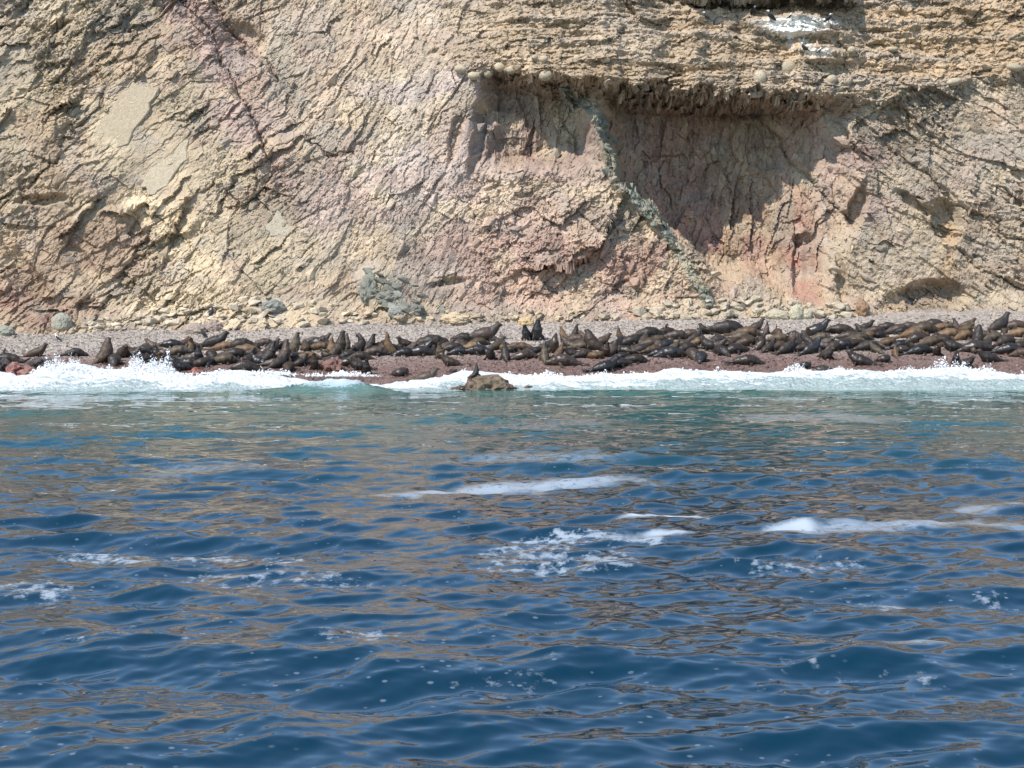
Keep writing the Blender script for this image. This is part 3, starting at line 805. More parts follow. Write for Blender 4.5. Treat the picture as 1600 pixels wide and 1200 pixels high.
# shoreward edge: where that row meets the beach
Yg = np.arange(93.5, 100.5, .05); xg = np.interp(np.linspace(0, 1, 120), [0, 1], [-34, 34])
XX, YY = np.meshgrid(xg, Yg); PR = HOR + (H - beach_z(XX, YY)) * F / YY
eg = np.interp(800 + xg * F / 95.5, *zip(*top_k))
Yedge = np.array([Yg[np.argmax(PR[:, i] <= eg[i] + 2)] if (PR[:, i] <= eg[i] + 2).any() else 98 for i in range(len(xg))])
Ye = np.interp(SXX, xg, Yedge) + .5 * fbm(SXX * 1.4, SXX * 0, 4, 4)
Ys = 91.9 + .8 * fbm(SXX * .22, SXX * 0, 6, 3) + 1.1 * np.exp(-((PS - 535) / 70) ** 2)
SYY = Ys + (Ye - Ys) * VV
bz = beach_z(SXX, SYY)
base_z = np.maximum(np.maximum(bz, .02) + .05, .04)
thick = np.sin(np.clip(VV, 0, 1) * math.pi) ** .6
lump = fbm(SXX * 1.1, SYY * 1.3, 2, 5, .6)
pile = np.interp(PS, [0, 90, 150, 230, 300, 480, 700, 1060, 1300, 1500, 1600], [.2, .36, .25, .38, .22, .22, .28, .32, .3, .34, .25])
zz = base_z + thick * pile * (.55 + 1.1 * lump + .5 * sstep(.35, .85, VV)) + thick * .26 * fbm(SXX * 4, SYY * 5, 3, 4, .65)
zz = np.where((VV < .02) | (VV > .985), np.minimum(zz, np.maximum(bz, 0) - .12), zz)
white = sstep(.28, .6, VV + .5 * fbm(SXX * .35, SYY * 2.2, 5, 4) + .25 * fbm(SXX * 1.5, SYY * 5, 1, 3) + np.interp(PS, [0, 450, 800, 1100, 1600], [.12, .10, -.02, -.10, -.14]))
surf_me = grid_mesh('surf', np.stack([SXX, SYY, zz], -1), True, {'white': white})
t = NT('surf_foam'); p = t.pos(); w = t.attr('white', 'Fac')
w2 = t.ramp(t.math('ADD', w, t.math('MULTIPLY', t.math('SUBTRACT', t.noise(t.mapping(p, (1.2, 4.5, 4)), 1.0, 5, .7), .5), 3.4)), .05, .95)
t.set(t.p, 'Base Color', t.mix(w2, (.34, .42, .40), (.70, .72, .73)))
t.set(t.p, 'Roughness', t.ramp(w2, 0, 1, .2, .85))
t.set(t.p, 'Normal', t.bump(t.math('ADD', t.noise(p, 6, 6, .7), t.math('MULTIPLY', t.voro(p, 7), .4)), 1.0, .16))
M_FOAM = t.m
link('surf', surf_me, M_FOAM, kind='stuff', label='white breaking surf along the shingle beach')

# spray thrown up by the surf
def spray():
    P, Sz = [], []
    def burst(px, w, base, h, n, Yb=96.6, lean=0.0):
        n = int(n * 1.4)
        a = r2.normal(px, w, n)
        up_ = r2.beta(1.1, 2.6, n) * h * np.exp(-((a - px) / (1.5 * w)) ** 2)
        jets = .5 + .9 * vnoise(a / 4.0, a * 0 + base, 3)
        up_ = up_ * jets
        Y = Yb + r2.normal(0, .35, n)
        P.append(np.stack([(a + lean * up_ * 10 - 800) * Y / F, Y, H - (base - HOR) * Y / F + up_], 1))
        Sz.append(r2.lognormal(math.log(.016), .5, n).clip(.007, .06) * np.where(up_ < .25, 1.3, 1))
    burst(85, 16, 582, 1.0, 1100); burst(118, 14, 582, 1.0, 900); burst(215, 14, 582, 1.15, 1000); burst(240, 16, 585, 1.1, 1200); burst(255, 8, 582, 1.2, 450, lean=.6)
    burst(175, 20, 584, .5, 500); burst(350, 16, 584, .35, 350); burst(420, 22, 586, .5, 500); burst(535, 6, 586, .4, 200, 93.2); burst(725, 12, 588, .4, 300)
    burst(862, 12, 590, .5, 220); burst(1065, 22, 584, .4, 420); burst(1125, 14, 586, .5, 300); burst(1245, 12, 584, .8, 420); burst(1310, 24, 584, .4, 400)
    burst(1420, 24, 584, .5, 450); burst(1470, 14, 583, .8, 450); burst(1500, 14, 583, .8, 500); burst(1540, 12, 584, .7, 350)
    for q in range(46): burst(r2.uniform(0, 1600), 14, 588, .28, 70)
    P_ = np.concatenate(P); S_ = np.concatenate(Sz)
    return P_, S_
oct_ = bpy.data.meshes.new('drop'); oct_.from_pydata([(1, 0, 0), (-1, 0, 0), (0, 1, 0), (0, -1, 0), (0, 0, 1), (0, 0, -1)], [],
    [(0, 2, 4), (2, 1, 4), (1, 3, 4), (3, 0, 4), (2, 0, 5), (1, 2, 5), (3, 1, 5), (0, 3, 5)])
t = NT('spray_water'); t.p.inputs['Base Color'].default_value = (.9, .92, .93, 1); t.p.inputs['Roughness'].default_value = .4
P_, S_ = spray()
fragments('spray', P_, S_, np.ones((len(P_), 3)) * .85, [oct_], t.m, 17, None, (.8, 1.6), kind='stuff', label='flying spray drops above the surf')

# ------------------------------------------------------------------ sea lions
def sweep(bm, pts, seg=14):
    """closed tapered tube through (x, y, z, half width, half height) stations"""
    P = [Vector(q[:3]) for q in pts]; rings = []
    N = 5; dense = []
    for i in range(len(P) - 1):
        p0, p1, p2, p3 = P[max(i - 1, 0)], P[i], P[i + 1], P[min(i + 2, len(P) - 1)]
        for k in range(N):
            s = k / N
            q = .5 * ((2 * p1) + (p2 - p0) * s + (2 * p0 - 5 * p1 + 4 * p2 - p3) * s * s + (3 * p1 - p0 - 3 * p2 + p3) * s ** 3)
            e = s * s * (3 - 2 * s)
            dense.append((q, pts[i][3] * (1 - e) + pts[i + 1][3] * e, pts[i][4] * (1 - e) + pts[i + 1][4] * e))
    dense.append((P[-1], pts[-1][3], pts[-1][4]))
    side = None
    for i, (q, a, b) in enumerate(dense):
        d = (dense[min(i + 1, len(dense) - 1)][0] - dense[max(i - 1, 0)][0]).normalized()
        if side is None:
            side = d.cross(Vector((0, 0, 1)))
            if side.length < .2: side = d.cross(Vector((1, 0, 0)))
        side = (side - d * side.dot(d)).normalized(); upv = side.cross(d)
        rings.append([bm.verts.new(q + side * a * math.cos(2 * math.pi * k / seg) + upv * b * math.sin(2 * math.pi * k / seg)) for k in range(seg)])
    for r0_, r1_ in zip(rings[:-1], rings[1:]):
        for k in range(seg): bm.faces.new((r0_[k], r0_[(k + 1) % seg], r1_[(k + 1) % seg], r1_[k]))
    bm.faces.new(rings[0][::-1]); bm.faces.new(rings[-1])

def ell(bm, co, r):
    bmesh.ops.create_icosphere(bm, subdivisions=2, radius=1, matrix=Matrix.Translation(co) @ Matrix.Diagonal((r[0], r[1], r[2], 1)))

def sea_lion_mesh(name, body, fl, fr, hind, fat=1.0):
    bm = bmesh.new()
    # heavy blubber on the trunk, less towards head and tail
    nb = len(body)
    body = [(x, y, z + (.10 * b if 1 < i < 6 else 0), a * g_, b * g_) for i, (x, y, z, a, b) in enumerate(body) for g_ in [1 + .15 * math.sin(math.pi * min(i / (nb - 2), 1)) ** 1.2 + .06 + (.14 if i == nb - 2 else (.08 if i == nb - 3 else 0))]]
    sweep(bm, body)
    n2 = Vector(body[-1][:3]); n1 = Vector(body[-2][:3]); hd = (n2 - n1).normalized()
    sd_ = hd.cross(Vector((0, 0, 1))); sd_ = sd_.normalized() if sd_.length > .1 else Vector((0, 1, 0)); upv = sd_.cross(hd)
    hw = body[-2][3] * fat
    ell(bm, n1 - hd * .02 + upv * .015, (hw * 1.08, hw * 1.08, hw * 1.04))                 # brow and skull
    ell(bm, n2 - hd * .03 - upv * .01, (.078, .078, .066))                 # muzzle
    for s in (-1, 1):                                                                        # ear flaps
        e0 = n1 - hd * .05 + sd_ * s * hw * .9 + upv * .02
        sweep(bm, [(*e0, .022, .022), (*(e0 - hd * .05 + sd_ * s * .03), .02, .02)], 6)
    for pts in (fl, fr): sweep(bm, pts, 10)
    for pts in hind: sweep(bm, pts, 8)
    bmesh.ops.recalc_face_normals(bm, faces=bm.faces)
    me = bpy.data.meshes.new(name + '_src'); bm.to_mesh(me); bm.free()
    o = bpy.data.objects.new('tmp', me); C.objects.link(o)
    m = o.modifiers.new('r', 'REMESH'); m.mode = 'VOXEL'; m.voxel_size = .022; m.use_smooth_shade = True
    m = o.modifiers.new('s', 'SMOOTH'); m.factor = .5; m.iterations = 2
    m = o.modifiers.new('d', 'DECIMATE'); m.ratio = .3
    dg = bpy.context.evaluated_depsgraph_get()
    out = bpy.data.meshes.new_from_object(o.evaluated_get(dg)); out.name = name
    bpy.data.objects.remove(o); bpy.data.meshes.remove(me)
    from mathutils import noise as mn
    for v in out.vertices:                                   # folds of loose skin
        q = v.co; v.co = q + v.normal * (.035 * mn.fractal(q * 3.2 + Vector((len(name), 0, 0)), .8, 2, 3))
    out.polygons.foreach_set('use_smooth', [True] * len(out.polygons))
    return out

def flipper(x, y, z, dx, dy, dz, l=.5, w=.11):
    d = Vector((dx, dy, dz)).normalized(); p0 = Vector((x, y, z))
    return [(*p0, .06, .07), (*(p0 + d * l * .35), .05, w * .8), (*(p0 + d * l * .7 + Vector((-.03, 0, -.01))), .035, w), (*(p0 + d * l + Vector((-.08, 0, -.02))), .024, w * .45)]
def flipper_flat(x, y, z, dx, dy, dz, l=.5, w=.11):
    return [(a, b, c_, e if k == 0 else h_, h_ if k == 0 else e) for k, (a, b, c_, e, h_) in enumerate(flipper(x, y, z, dx, dy, dz, l, w))]
def hinds(x, y, z, dx=-1.0, spread=.3, dz=0.0):
    return [[(x, y + s * .05, z, .05, .05), (x + dx * .16, y + s * (.07 + spread * .15), z + dz * .16, .075, .035), (x + dx * .34, y + s * (.09 + spread * .38), z + dz * .34, .085, .024)] for s in (-1, 1)]

POSE = {}
POSE['flat'] = (sea_lion_mesh('sea_lion_flat',
    [(-.95, 0, .09, .05, .05), (-.7, 0, .15, .13, .12), (-.35, 0, .22, .23, .2), (0, 0, .27, .30, .26), (.3, 0, .27, .28, .25), (.55, 0, .22, .2, .19), (.75, 0, .17, .14, .13), (.9, 0, .14, .11, .1), (1.05, 0, .11, .05, .045)],
    flipper_flat(.25, .2, .16, -.35, .85, -.18, .5), flipper_flat(.25, -.2, .16, -.35, -.85, -.18, .5), hinds(-.95, 0, .08)), 'lying flat')
POSE['half'] = (sea_lion_mesh('sea_lion_half',
    [(-1.0, 0, .09, .05, .05), (-.75, 0, .15, .13, .12), (-.4, 0, .23, .23, .21), (-.05, 0, .3, .29, .27), (.22, 0, .38, .27, .27), (.42, 0, .52, .2, .21), (.55, 0, .68, .15, .15), (.66, 0, .8, .115, .115), (.83, 0, .85, .05, .048)],
    flipper(.22, .2, .3, .15, .5, -.6, .48), flipper(.22, -.2, .3, .15, -.5, -.6, .48), hinds(-1.0, 0, .08)), 'neck half raised')
POSE['upright'] = (sea_lion_mesh('sea_lion_upright',
    [(-.8, 0, .08, .05, .05), (-.58, 0, .15, .15, .13), (-.28, 0, .26, .26, .24), (.0, 0, .44, .29, .3), (.16, 0, .70, .26, .27), (.22, 0, .96, .19, .2), (.25, 0, 1.14, .14, .14), (.31, 0, 1.29, .115, .115), (.46, 0, 1.38, .05, .048)],
    flipper(.12, .2, .55, .12, .35, -.9, .62), flipper(.12, -.2, .55, .12, -.35, -.9, .62), hinds(-.8, 0, .07)), 'sitting upright')
POSE['skyward'] = (sea_lion_mesh('sea_lion_skyward',
    [(-.78, 0, .08, .05, .05), (-.56, 0, .15, .15, .13), (-.26, 0, .26, .26, .24), (.0, 0, .44, .28, .29), (.12, 0, .72, .24, .25), (.16, 0, .98, .17, .18), (.17, 0, 1.16, .13, .13), (.19, 0, 1.32, .105, .105), (.25, 0, 1.5, .045, .042)],
    flipper(.1, .2, .55, .15, .35, -.9, .62), flipper(.1, -.2, .55, .15, -.35, -.9, .62), hinds(-.78, 0, .07)), 'head skyward')
POSE['bull'] = (sea_lion_mesh('sea_lion_bull',
    [(-1.0, 0, .1, .07, .07), (-.72, 0, .2, .2, .18), (-.36, 0, .33, .33, .3), (.0, 0, .52, .38, .38), (.2, 0, .8, .36, .37), (.28, 0, 1.06, .3, .31), (.33, 0, 1.26, .22, .22), (.42, 0, 1.42, .15, .15), (.6, 0, 1.5, .07, .065)],
    flipper(.15, .28, .55, .15, .4, -.9, .66, .14), flipper(.15, -.28, .55, .15, -.4, -.9, .66, .14), hinds(-1.0, 0, .08)), 'bull rearing')
POSE['side'] = (sea_lion_mesh('sea_lion_side',
    [(-.95, .05, .1, .05, .05), (-.7, .03, .15, .12, .13), (-.35, 0, .22, .21, .23), (0, -.03, .26, .27, .26), (.3, 0, .25, .25, .24), (.55, .08, .19, .18, .18), (.73, .15, .15, .13, .13), (.87, .2, .13, .105, .1), (1.0, .25, .11, .05, .045)],
    flipper(.22, .05, .42, -.25, .12, .9, .5, .1), flipper_flat(.25, -.2, .14, -.3, -.85, -.15, .45), hinds(-.95, .05, .12, -.8, .3, .5)), 'flipper raised')
POSE['curl'] = (sea_lion_mesh('sea_lion_curl',
    [(-.62, .42, .09, .05, .05), (-.55, .22, .15, .13, .12), (-.38, .0, .23, .22, .21), (-.08, -.12, .28, .28, .27), (.22, -.08, .3, .26, .26), (.42, .08, .33, .19, .2), (.46, .26, .38, .145, .145), (.38, .4, .41, .115, .11), (.25, .48, .38, .05, .048)],
    flipper_flat(.25, -.22, .2, .3, -.8, -.3, .45), flipper_flat(.2, .15, .2, -.2, .8, -.3, .4), hinds(-.62, .42, .08, -.3, .6)), 'curled up')
POSE['lookback'] = (sea_lion_mesh('sea_lion_lookback',
    [(-.85, 0, .08, .05, .05), (-.6, 0, .15, .15, .13), (-.28, 0, .27, .27, .25), (.02, 0, .46, .29, .3), (.16, .02, .72, .25, .26), (.12, .05, .96, .19, .2), (.02, .08, 1.12, .14, .14), (-.12, .12, 1.2, .115, .115), (-.28, .16, 1.17, .05, .048)],
    flipper(.12, .2, .55, .15, .4, -.9, .62), flipper(.12, -.2, .55, .15, -.4, -.9, .62), hinds(-.85, 0, .07)), 'looking back')

def coat(name, base, belly, rough, spec=.5):
    t = NT(name); p = t.obj()
    n = t.noise(p, 3.0, 4, .6); n2 = t.noise(t.mapping(p, (8, 30, 30)), 1.0, 3, .6)
    rnd = t.n('ObjectInfo').outputs['Random']
    big = t.noise(t.n('VectorMath', operation='ADD', Vector=p).outputs[0], 1.7, 3, .6)
    c_ = t.mix(t.ramp(n, .35, .7, 0, .8), base, belly)
    c_ = t.mix(t.ramp(big, .46, .62, 0, .7), c_, (.022, .019, .018))
    c_ = t.mix(t.ramp(t.math('FRACT', t.math('MULTIPLY', rnd, 7.3)), .35, 1, 0, .45), c_, (.075, .043, .022))
    f = t.math('MULTIPLY', t.ramp(rnd, 0, 1, .7, 1.35, False), t.ramp(n2, .2, .8, .8, 1.2))
    c_ = t.mix(1.0, c_, t.n('CombineColor', Red=f, Green=f, Blue=f).outputs[0], 'MULTIPLY')
    t.set(t.p, 'Base Color', c_)
    t.set(t.p, 'Roughness', t.ramp(n, .3, .7, rough, rough + .16))
    t.p.inputs['Specular IOR Level'].default_value = spec
    t.set(t.p, 'Normal', t.bump(t.math('ADD', n2, t.math('MULTIPLY', t.noise(p, 9, 3), .8)), .35, .03))
    return t.m
COAT = {'k': (coat('coat_wet_black', (.016, .015, .015), (.028, .025, .023), .26), 'wet black'),
        'd': (coat('coat_charcoal', (.022, .018, .016), (.045, .031, .022), .42, .35), 'charcoal'),
        'b': (coat('coat_brown', (.065, .040, .026), (.038, .028, .022), .45), 'dark brown'),
        't': (coat('coat_tan', (.155, .092, .045), (.085, .054, .03), .5, .35), 'tan'),
        'o': (coat('coat_olive', (.085, .064, .038), (.045, .037, .028), .48, .35), 'olive brown'),
        'g': (coat('coat_grey', (.12, .10, .088), (.07, .06, .052), .4), 'grey')}

# place in the photograph of the point where each one rests on the shingle, pose, heading (0 right, 90 away, -90 to the camera), length scale, coat
LIONS = """12 567 side 180 1.1 d|58 557 half 15 .85 d|116 556 flat 5 .8 d|166 566 bull 40 .95 d|179 569 flat -80 1.0 d|192 558 half -60 .9 b|208 556 half 200 .8 d
224 554 flat 10 1.0 d|240 546 half 150 .7 b|246 562 upright 170 .7 k|268 543 flat 0 .95 k|285 542 half 40 .7 b|276 555 flat 8 1.05 o|297 550 lookback 90 .7 t|306 547 half 160 .75 d
336 542 half 0 1.0 d|350 547 flat 10 .9 t|374 546 flat 5 1.1 d|384 553 flat 14 1.1 t|330 559 flat -70 .9 d|311 567 upright -100 .8 k|326 570 flat -80 .9 k|296 573 flat 175 .85 k|299 562 curl 0 .55 g
270 571 half 190 .85 d|284 579 half 200 .8 k|255 572 curl 30 .8 d|350 568 flat 20 1.0 o|366 558 flat 22 1.0 d|394 570 curl 190 .95 k|386 580 flat 195 1.0 k|410 562 flat 30 .9 d|232 566 half 210 .8 d
421 563 upright 35 .95 d|446 567 upright 30 1.0 b|436 574 half 50 .9 d|460 553 upright 15 .95 o|460 562 flat 200 .8 k|452 578 flat -85 .9 d|405 571 half 150 .8 k|412 541 flat 0 .9 b|480 562 flat 20 .85 t
490 541 flat 5 1.05 b|500 547 flat 0 .9 t|503 536 half 30 .7 b|492 578 upright -90 .75 d|506 573 curl 0 .55 g|517 557 skyward 90 .85 t|530 557 upright 10 1.1 d|541 551 upright 60 .85 o|546 559 flat -130 .9 d
560 553 lookback 0 .95 d|522 568 flat 5 .85 k|542 571 flat 0 .9 k|561 578 half 185 .8 d|573 584 upright -95 .7 d|577 550 upright 20 .85 d|591 547 curl 20 .8 t|586 555 flat 0 1.0 b|470 572 half 30 .7 d
425 548 half 60 .8 b|440 545 flat 20 .8 o|516 545 half 200 .8 b|565 562 flat 190 .8 d|478 548 half 100 .7 o|600 550 flat 20 .8 d
608 554 skyward 170 .9 t|634 544 half 200 .8 b|636 556 flat 185 .9 k|656 555 flat 5 1.0 k|672 543 flat 0 1.35 d|689 561 upright -90 .8 o|706 548 flat 20 .9 d|703 572 half 185 .8 k|626 587 curl 10 .75 k
666 596 half 10 .85 b|728 534 flat 180 .9 d|756 532 half 5 1.25 b|722 554 flat 190 .9 k|736 548 flat 25 .9 t|750 554 flat 185 1.0 k|766 561 half -90 .8 k|776 546 half 40 .85 o|790 562 skyward 95 .8 d|804 548 flat 10 .9 t
620 548 curl 60 .7 o|648 546 flat 20 .8 b|715 543 flat 10 .9 b|745 541 flat 30 .9 o|785 545 half 150 .8 d|695 548 half 30 .8 b
816 549 flat 180 1.0 t|824 532 upright -130 .85 k|839 532 upright -60 1.05 k|816 561 flat 10 .9 k|851 564 skyward 100 .85 o|866 552 lookback -90 .95 k|874 558 upright 20 .7 t|881 532 upright 150 .7 t|896 534 skyward 20 .85 d
882 571 flat 178 1.15 k|908 546 flat 10 1.0 o|926 547 bull 160 .9 d|912 558 flat 30 .9 d|930 560 curl 0 .75 t|946 557 upright -85 .75 d|956 554 half 60 .85 b|969 532 skyward 170 .65 t|961 546 half 45 .9 k|986 540 flat 10 1.0 d
946 580 half 25 1.0 k|966 573 flat 20 .9 k|991 567 flat 10 .95 d|1001 552 flat 20 1.0 d|981 553 flat 160 .9 k|855 546 half 20 .8 d|890 545 half 130 .85 b|905 536 flat 170 .9 b|940 538 half 30 .8 b|895 558 half 200 .7 d|970 562 flat 15 .8 d
1012 528 flat 5 1.1 d|1016 543 flat 20 1.0 d|1026 536 flat 15 .9 o|1040 545 flat 30 .95 k|1042 524 side 200 .9 d|1056 530 flat 0 1.0 b|1076 528 flat 5 1.0 b|1086 533 half 20 .7 d|1104 522 half 150 .7 d|1136 522 flat 2 1.4 d
1166 526 flat 5 1.1 t|1181 517 half 30 .8 b|1197 522 skyward 60 .6 b|1050 558 flat 185 1.05 k|1081 560 flat -75 1.1 d|1096 563 flat -100 .9 k|1021 552 flat 30 .9 d|1031 556 flat 200 .8 k|1091 539 flat 8 .9 t|1120 538 flat 30 1.0 k
1126 554 flat -60 1.0 d|1146 552 flat 20 1.0 k|1166 540 flat 10 1.0 d|1186 547 lookback 20 .7 k|1201 549 half 40 .8 d|1166 569 flat 15 1.0 k|1065 543 flat 20 .9 o|1110 546 half 170 .8 d|1140 540 flat 25 .9 b|1005 538 half 60 .8 b|1072 548 flat 30 .9 d|1155 532 flat 20 .9 o
1216 547 flat 40 .9 b|1229 551 half 50 .95 d|1241 532 curl 150 .85 k|1256 548 flat 30 .9 d|1269 551 half 40 .9 k|1276 523 half 5 1.1 k|1281 533 flat 0 .9 o|1291 540 half -60 .75 g|1311 521 flat 5 1.1 d|1301 548 flat 30 .9 d|1316 545 flat 20 1.0 k
1291 561 half -60 .8 d|1341 533 flat 10 1.0 o|1352 516 half 0 .75 d|1356 530 curl 30 .8 t|1344 570 half 160 1.0 k|1366 522 flat 10 .9 b|1385 517 flat 0 .9 d|1402 520 flat 10 1.0 b|1376 528 curl 200 .7 d|1356 547 flat 20 1.0 d|1386 541 flat 15 .9 t
1406 544 flat 30 .9 k|1369 551 half 120 .7 o|1381 566 curl 20 .7 k|1399 557 upright 95 .55 t|1258 575 curl 10 .6 k|1286 583 flat 180 .8 k|1216 534 flat 10 .9 o|1260 536 half 120 .8 d|1330 543 flat 30 .9 d|1325 530 flat 5 .9 b|1245 545 half 70 .8 k
1440 521 flat 12 1.2 o|1456 514 flat 5 1.1 d|1426 527 flat 20 1.0 t|1466 517 half 20 .75 t|1431 536 flat 10 1.0 k|1481 530 flat 5 1.1 t|1496 519 upright 150 .7 b|1511 512 half 10 .7 d|1527 540 bull 60 .85 d|1562 515 half 30 1.1 d|1585 515 flat 8 1.1 b
1592 526 flat 10 1.0 t|1551 533 flat 20 .9 o|1571 539 flat 30 1.0 d|1592 538 curl 0 .6 g|1436 553 flat 10 1.0 k|1412 552 flat 200 .8 k|1463 555 half -90 .7 d|1490 548 half 170 .9 d|1521 549 flat 5 1.1 k|1493 569 upright -90 .65 k|1508 574 half -50 .8 d
1545 566 half 200 .9 d|1576 553 flat 10 1.1 k|1592 548 flat 20 .9 d|1536 528 half 150 .8 o|1450 540 flat 20 1.0 o|1470 537 flat 15 1.0 d|1505 530 flat 20 .9 t|1418 516 flat 5 .9 b|1480 516 flat 0 .8 o|1540 545 half 40 .8 d|1600 558 flat 170 .9 d
744 588 skyward 40 .5 d"""
rows_name = lambda q: 'back row' if q < .30 else ('middle row' if q < .62 else ('front row' if q < .88 else 'surf edge'))
SEG = [(0, 'by far-left shore rocks'), (140, 'behind the left splash'), (265, 'below the perched dark bird'), (405, 'left of wave crest'), (510, 'behind the wave crest'),
       (615, 'between wave and offshore rock'), (735, 'behind the offshore rock'), (845, 'right of offshore rock'), (940, 'at herd centre'), (1010, 'below left of pale talus'),
       (1110, 'below right of pale talus'), (1210, 'below the red cliff streak'), (1320, 'left of dark undercut'), (1410, 'below the dark undercut'), (1500, 'right of dark undercut'), (1560, 'by right edge')]
def facing(hd):
    hd = (hd + 180) % 360 - 180
    return 'facing right' if abs(hd) <= 50 else ('facing left' if abs(hd) >= 130 else ('facing uphill' if hd > 0 else 'facing the sea'))
rf = random.Random(14)
BKL = ([200, 300, 420, 520, 600, 700, 800, 900, 1000, 1100, 1200, 1300, 1400, 1500, 1600], [548, 541, 541, 541, 545, 537, 541, 537, 531, 527, 526, 521, 519, 519, 519])
FRL = ([200, 260, 340, 450, 560, 600, 700, 800, 900, 1000, 1100, 1200, 1300, 1400, 1500, 1600], [560, 571, 573, 573, 570, 553, 553, 556, 557, 560, 557, 549, 549, 551, 553, 549])
for k in range(66):                                          # the ones half hidden between the others
    a = 205 + 1395 * (k + rf.random()) / 66; b = rf.uniform(np.interp(a, *BKL), np.interp(a, *FRL))
    LIONS += f"|{a:.0f} {b:.0f} {rf.choice(['flat', 'flat', 'half', 'curl', 'side', 'half'])} {rf.uniform(-180, 180):.0f} {rf.uniform(.6, .85):.2f} {rf.choice('kddbbtog')}"
recs = []
rl = random.Random(3)
for tok in LIONS.replace('\n', '|').split('|'):
    a, b, pose, hd, s, ct = tok.split()
    a, b, hd, s = float(a), float(b), float(hd), float(s)
    me, phr = POSE[pose]
    if (a, b) == (744, 588):
        loc = clear(744, 588, 93.6); lab = 'small charcoal sea lion perched on the offshore rock, head up'
        slope = 0
    else:
        loc = Vector(on_beach(a, b)); lab = None; slope = .17
    o = link('sea_lion', me, None, None, category='sea lion', group='sea lions hauled out on the beach')
    if not me.materials: me.materials.append(None)
    o.material_slots[0].link = 'OBJECT'; o.material_slots[0].material = COAT[ct][0]
    hd += rl.uniform(-8, 8)
    s *= .90 if pose in ('flat', 'side', 'curl', 'half') else .83
    o.matrix_world = Matrix.Translation(loc + Vector((0, 0, -.03))) @ Matrix.Rotation(slope + rl.gauss(0, .06), 4, 'X') @ Matrix.Rotation(rl.gauss(0, .07), 4, 'Y') @ Matrix.Rotation(math.radians(hd), 4, 'Z') @ Matrix.Diagonal((s * rl.uniform(.95, 1.05), s * rl.uniform(.92, 1.12), s * rl.uniform(.95, 1.1), 1))
    if lab: o['label'] = lab; continue
    yb = np.interp(a, [0, 300, 500, 800, 1100, 1300, 1600], [527, 532, 524, 520, 514, 510, 504]); yf = np.interp(a, [0, 300, 600, 1000, 1600], [572, 584, 590, 578, 572])
    seg = [n_ for q, n_ in SEG if a >= q][-1]
    recs.append((o, a, COAT[ct][1], phr, facing(hd), rows_name((b - yb) / (yf - yb)), seg))
from collections import defaultdict
ORD = ['first', 'second', 'third', 'fourth', 'fifth', 'sixth', 'seventh', 'eighth']
gr = defaultdict(list)
for q in recs: gr[q[2:]].append(q)
for key, lst in gr.items():
    lst.sort(key=lambda q: q[1])
    for k, q in enumerate(lst):
        ct, phr, fc, rw_, seg = key
        lab = f'{ct} sea lion {phr}, {rw_}, {seg}'
        same = [z for z in recs if (z[2], z[3], z[5], z[6]) == (ct, phr, rw_, seg)]
        if len(same) > 1 and len(lst) == 1: lab += ', ' + fc
        elif len(lst) > 1:
            same.sort(key=lambda z: z[1]); lab += f', {ORD[same.index(q)]} from left'
        q[0]['label'] = lab

# ------------------------------------------------------------------ birds
def bird_mesh(name, dark, light, white_head, white_belly):
    parts = {}
    bm = bmesh.new()
    sweep(bm, [(-.16, 0, .12, .03, .03), (-.08, 0, .17, .075, .075), (.02, 0, .25, .1, .1), (.08, 0, .34, .085, .08), (.1, 0, .42, .045, .045)], 10)
    body = bpy.data.meshes.new('body'); bm.to_mesh(body); bm.free()
    bm = bmesh.new()
    sweep(bm, [(.1, 0, .41, .04, .04), (.115, 0, .46, .05, .05), (.15, 0, .475, .04, .038), (.18, 0, .47, .018, .018), (.25, 0, .46, .008, .008)], 8)
    head = bpy.data.meshes.new('head'); bm.to_mesh(head); bm.free()
    bm = bmesh.new()
    for s in (1,): sweep(bm, [(.08, s * .085, .33, .02, .05), (-.05, s * .1, .22, .022, .07), (-.2, s * .06, .09, .014, .03), (-.28, s * .03, .04, .006, .012)], 8)
    wing = bpy.data.meshes.new('wings'); bm.to_mesh(wing); bm.free()
    bm = bmesh.new()
    for s in (1,): sweep(bm, [(.01, s * .04, .17, .014, .014), (.01, s * .045, .01, .01, .01), (.06, s * .045, .006, .02, .006)], 6)
    leg = bpy.data.meshes.new('legs'); bm.to_mesh(leg); bm.free()
    for me in (body, head, wing, leg):
        for f_ in me.polygons: f_.use_smooth = True
    body.materials.append(light if white_belly else dark); head.materials.append(light if white_head else dark); wing.materials.append(dark); leg.materials.append(M_LEG)
    return body, head, wing, leg
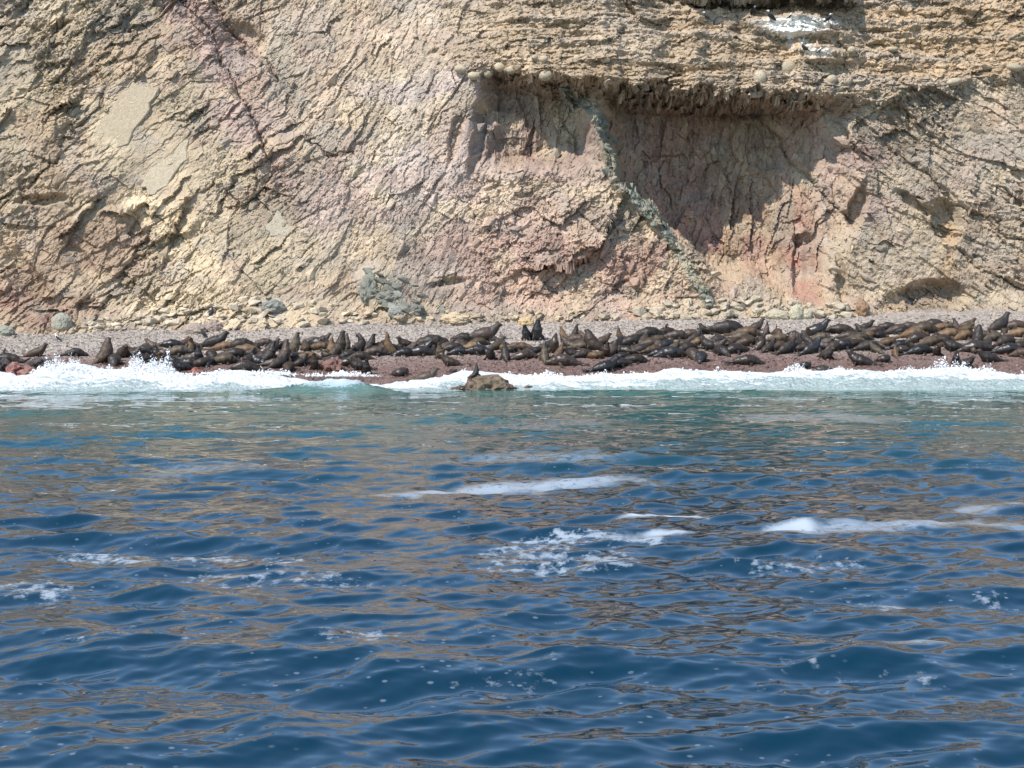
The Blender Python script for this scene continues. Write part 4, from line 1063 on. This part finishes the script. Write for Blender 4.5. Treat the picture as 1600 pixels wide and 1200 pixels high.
def plain(name, col_, rough=.7):
    t = NT(name); p = t.obj(); n = t.noise(p, 22, 3, .6)
    t.set(t.p, 'Base Color', t.mix(t.ramp(n, .3, .7), tuple(x * .75 for x in col_), col_)); t.p.inputs['Roughness'].default_value = rough; return t.m
M_BLACK = plain('dark_plumage', (.018, .016, .017)); M_WHITE = plain('white_plumage', (.78, .78, .76)); M_LEG = plain('bird_leg', (.12, .10, .09))
BK = {'black': bird_mesh('b', M_BLACK, M_WHITE, False, False), 'hood': bird_mesh('h', M_BLACK, M_WHITE, True, False), 'pied': bird_mesh('p', M_BLACK, M_WHITE, True, True)}
def bird(loc, kind, hd, s, lab):
    root = link('bird', None, None, None, label=lab, category='bird', group='birds on the cliff and beach'); root.empty_display_size = .1
    root.matrix_world = Matrix.Translation(loc) @ Matrix.Rotation(math.radians(hd), 4, 'Z') @ Matrix.Scale(s, 4)
    for nm, me in zip(('body', 'head', 'wing', 'leg'), BK[kind]):
        link(nm, me, None, root)
        if nm in ('wing', 'leg'): link(nm, me, None, root).scale = (1, -1, 1)
def ledge_pt(a, b):
    q = cliff_at(a, b)[0].copy(); q.y -= .25; return q
bird(ledge_pt(1102, 33), 'hood', 160, 1.05, 'dark bird with white head, leftmost on the upper ledge')
bird(ledge_pt(1177, 26), 'hood', -60, 1.15, 'dark white-faced bird in the shade under the top overhang')
bird(ledge_pt(1204, 34), 'hood', 200, 1.3, 'largest dark bird at the left end of the white-stained ledge')
bird(ledge_pt(1233, 30), 'pied', 20, .8, 'small white bird standing on the white-stained ledge')
bird(ledge_pt(1294, 36), 'hood', -30, 1.05, 'dark white-headed bird at the right end of the white-stained ledge')
bird(ledge_pt(1256, 82), 'hood', 170, 1.15, 'dark white-headed bird on the lower ledge, left of the white one')
bird(ledge_pt(1279, 84), 'pied', 20, .8, 'white bird on the lower stained ledge')
q = Vector(on_beach(330, 513)); bird(Vector((q.x, q.y - .1, q.z + .62)), 'black', 60, 1.25, 'larger black bird perched on the flat-topped pinkish boulder')
q = Vector(on_beach(318, 528)); bird(q, 'black', 160, 1.0, 'small black bird standing on shingle below the perched bird')
q = Vector(on_beach(90, 534)); bird(q, 'pied', 175, .95, 'white gull with dark wings on the shingle at far left')
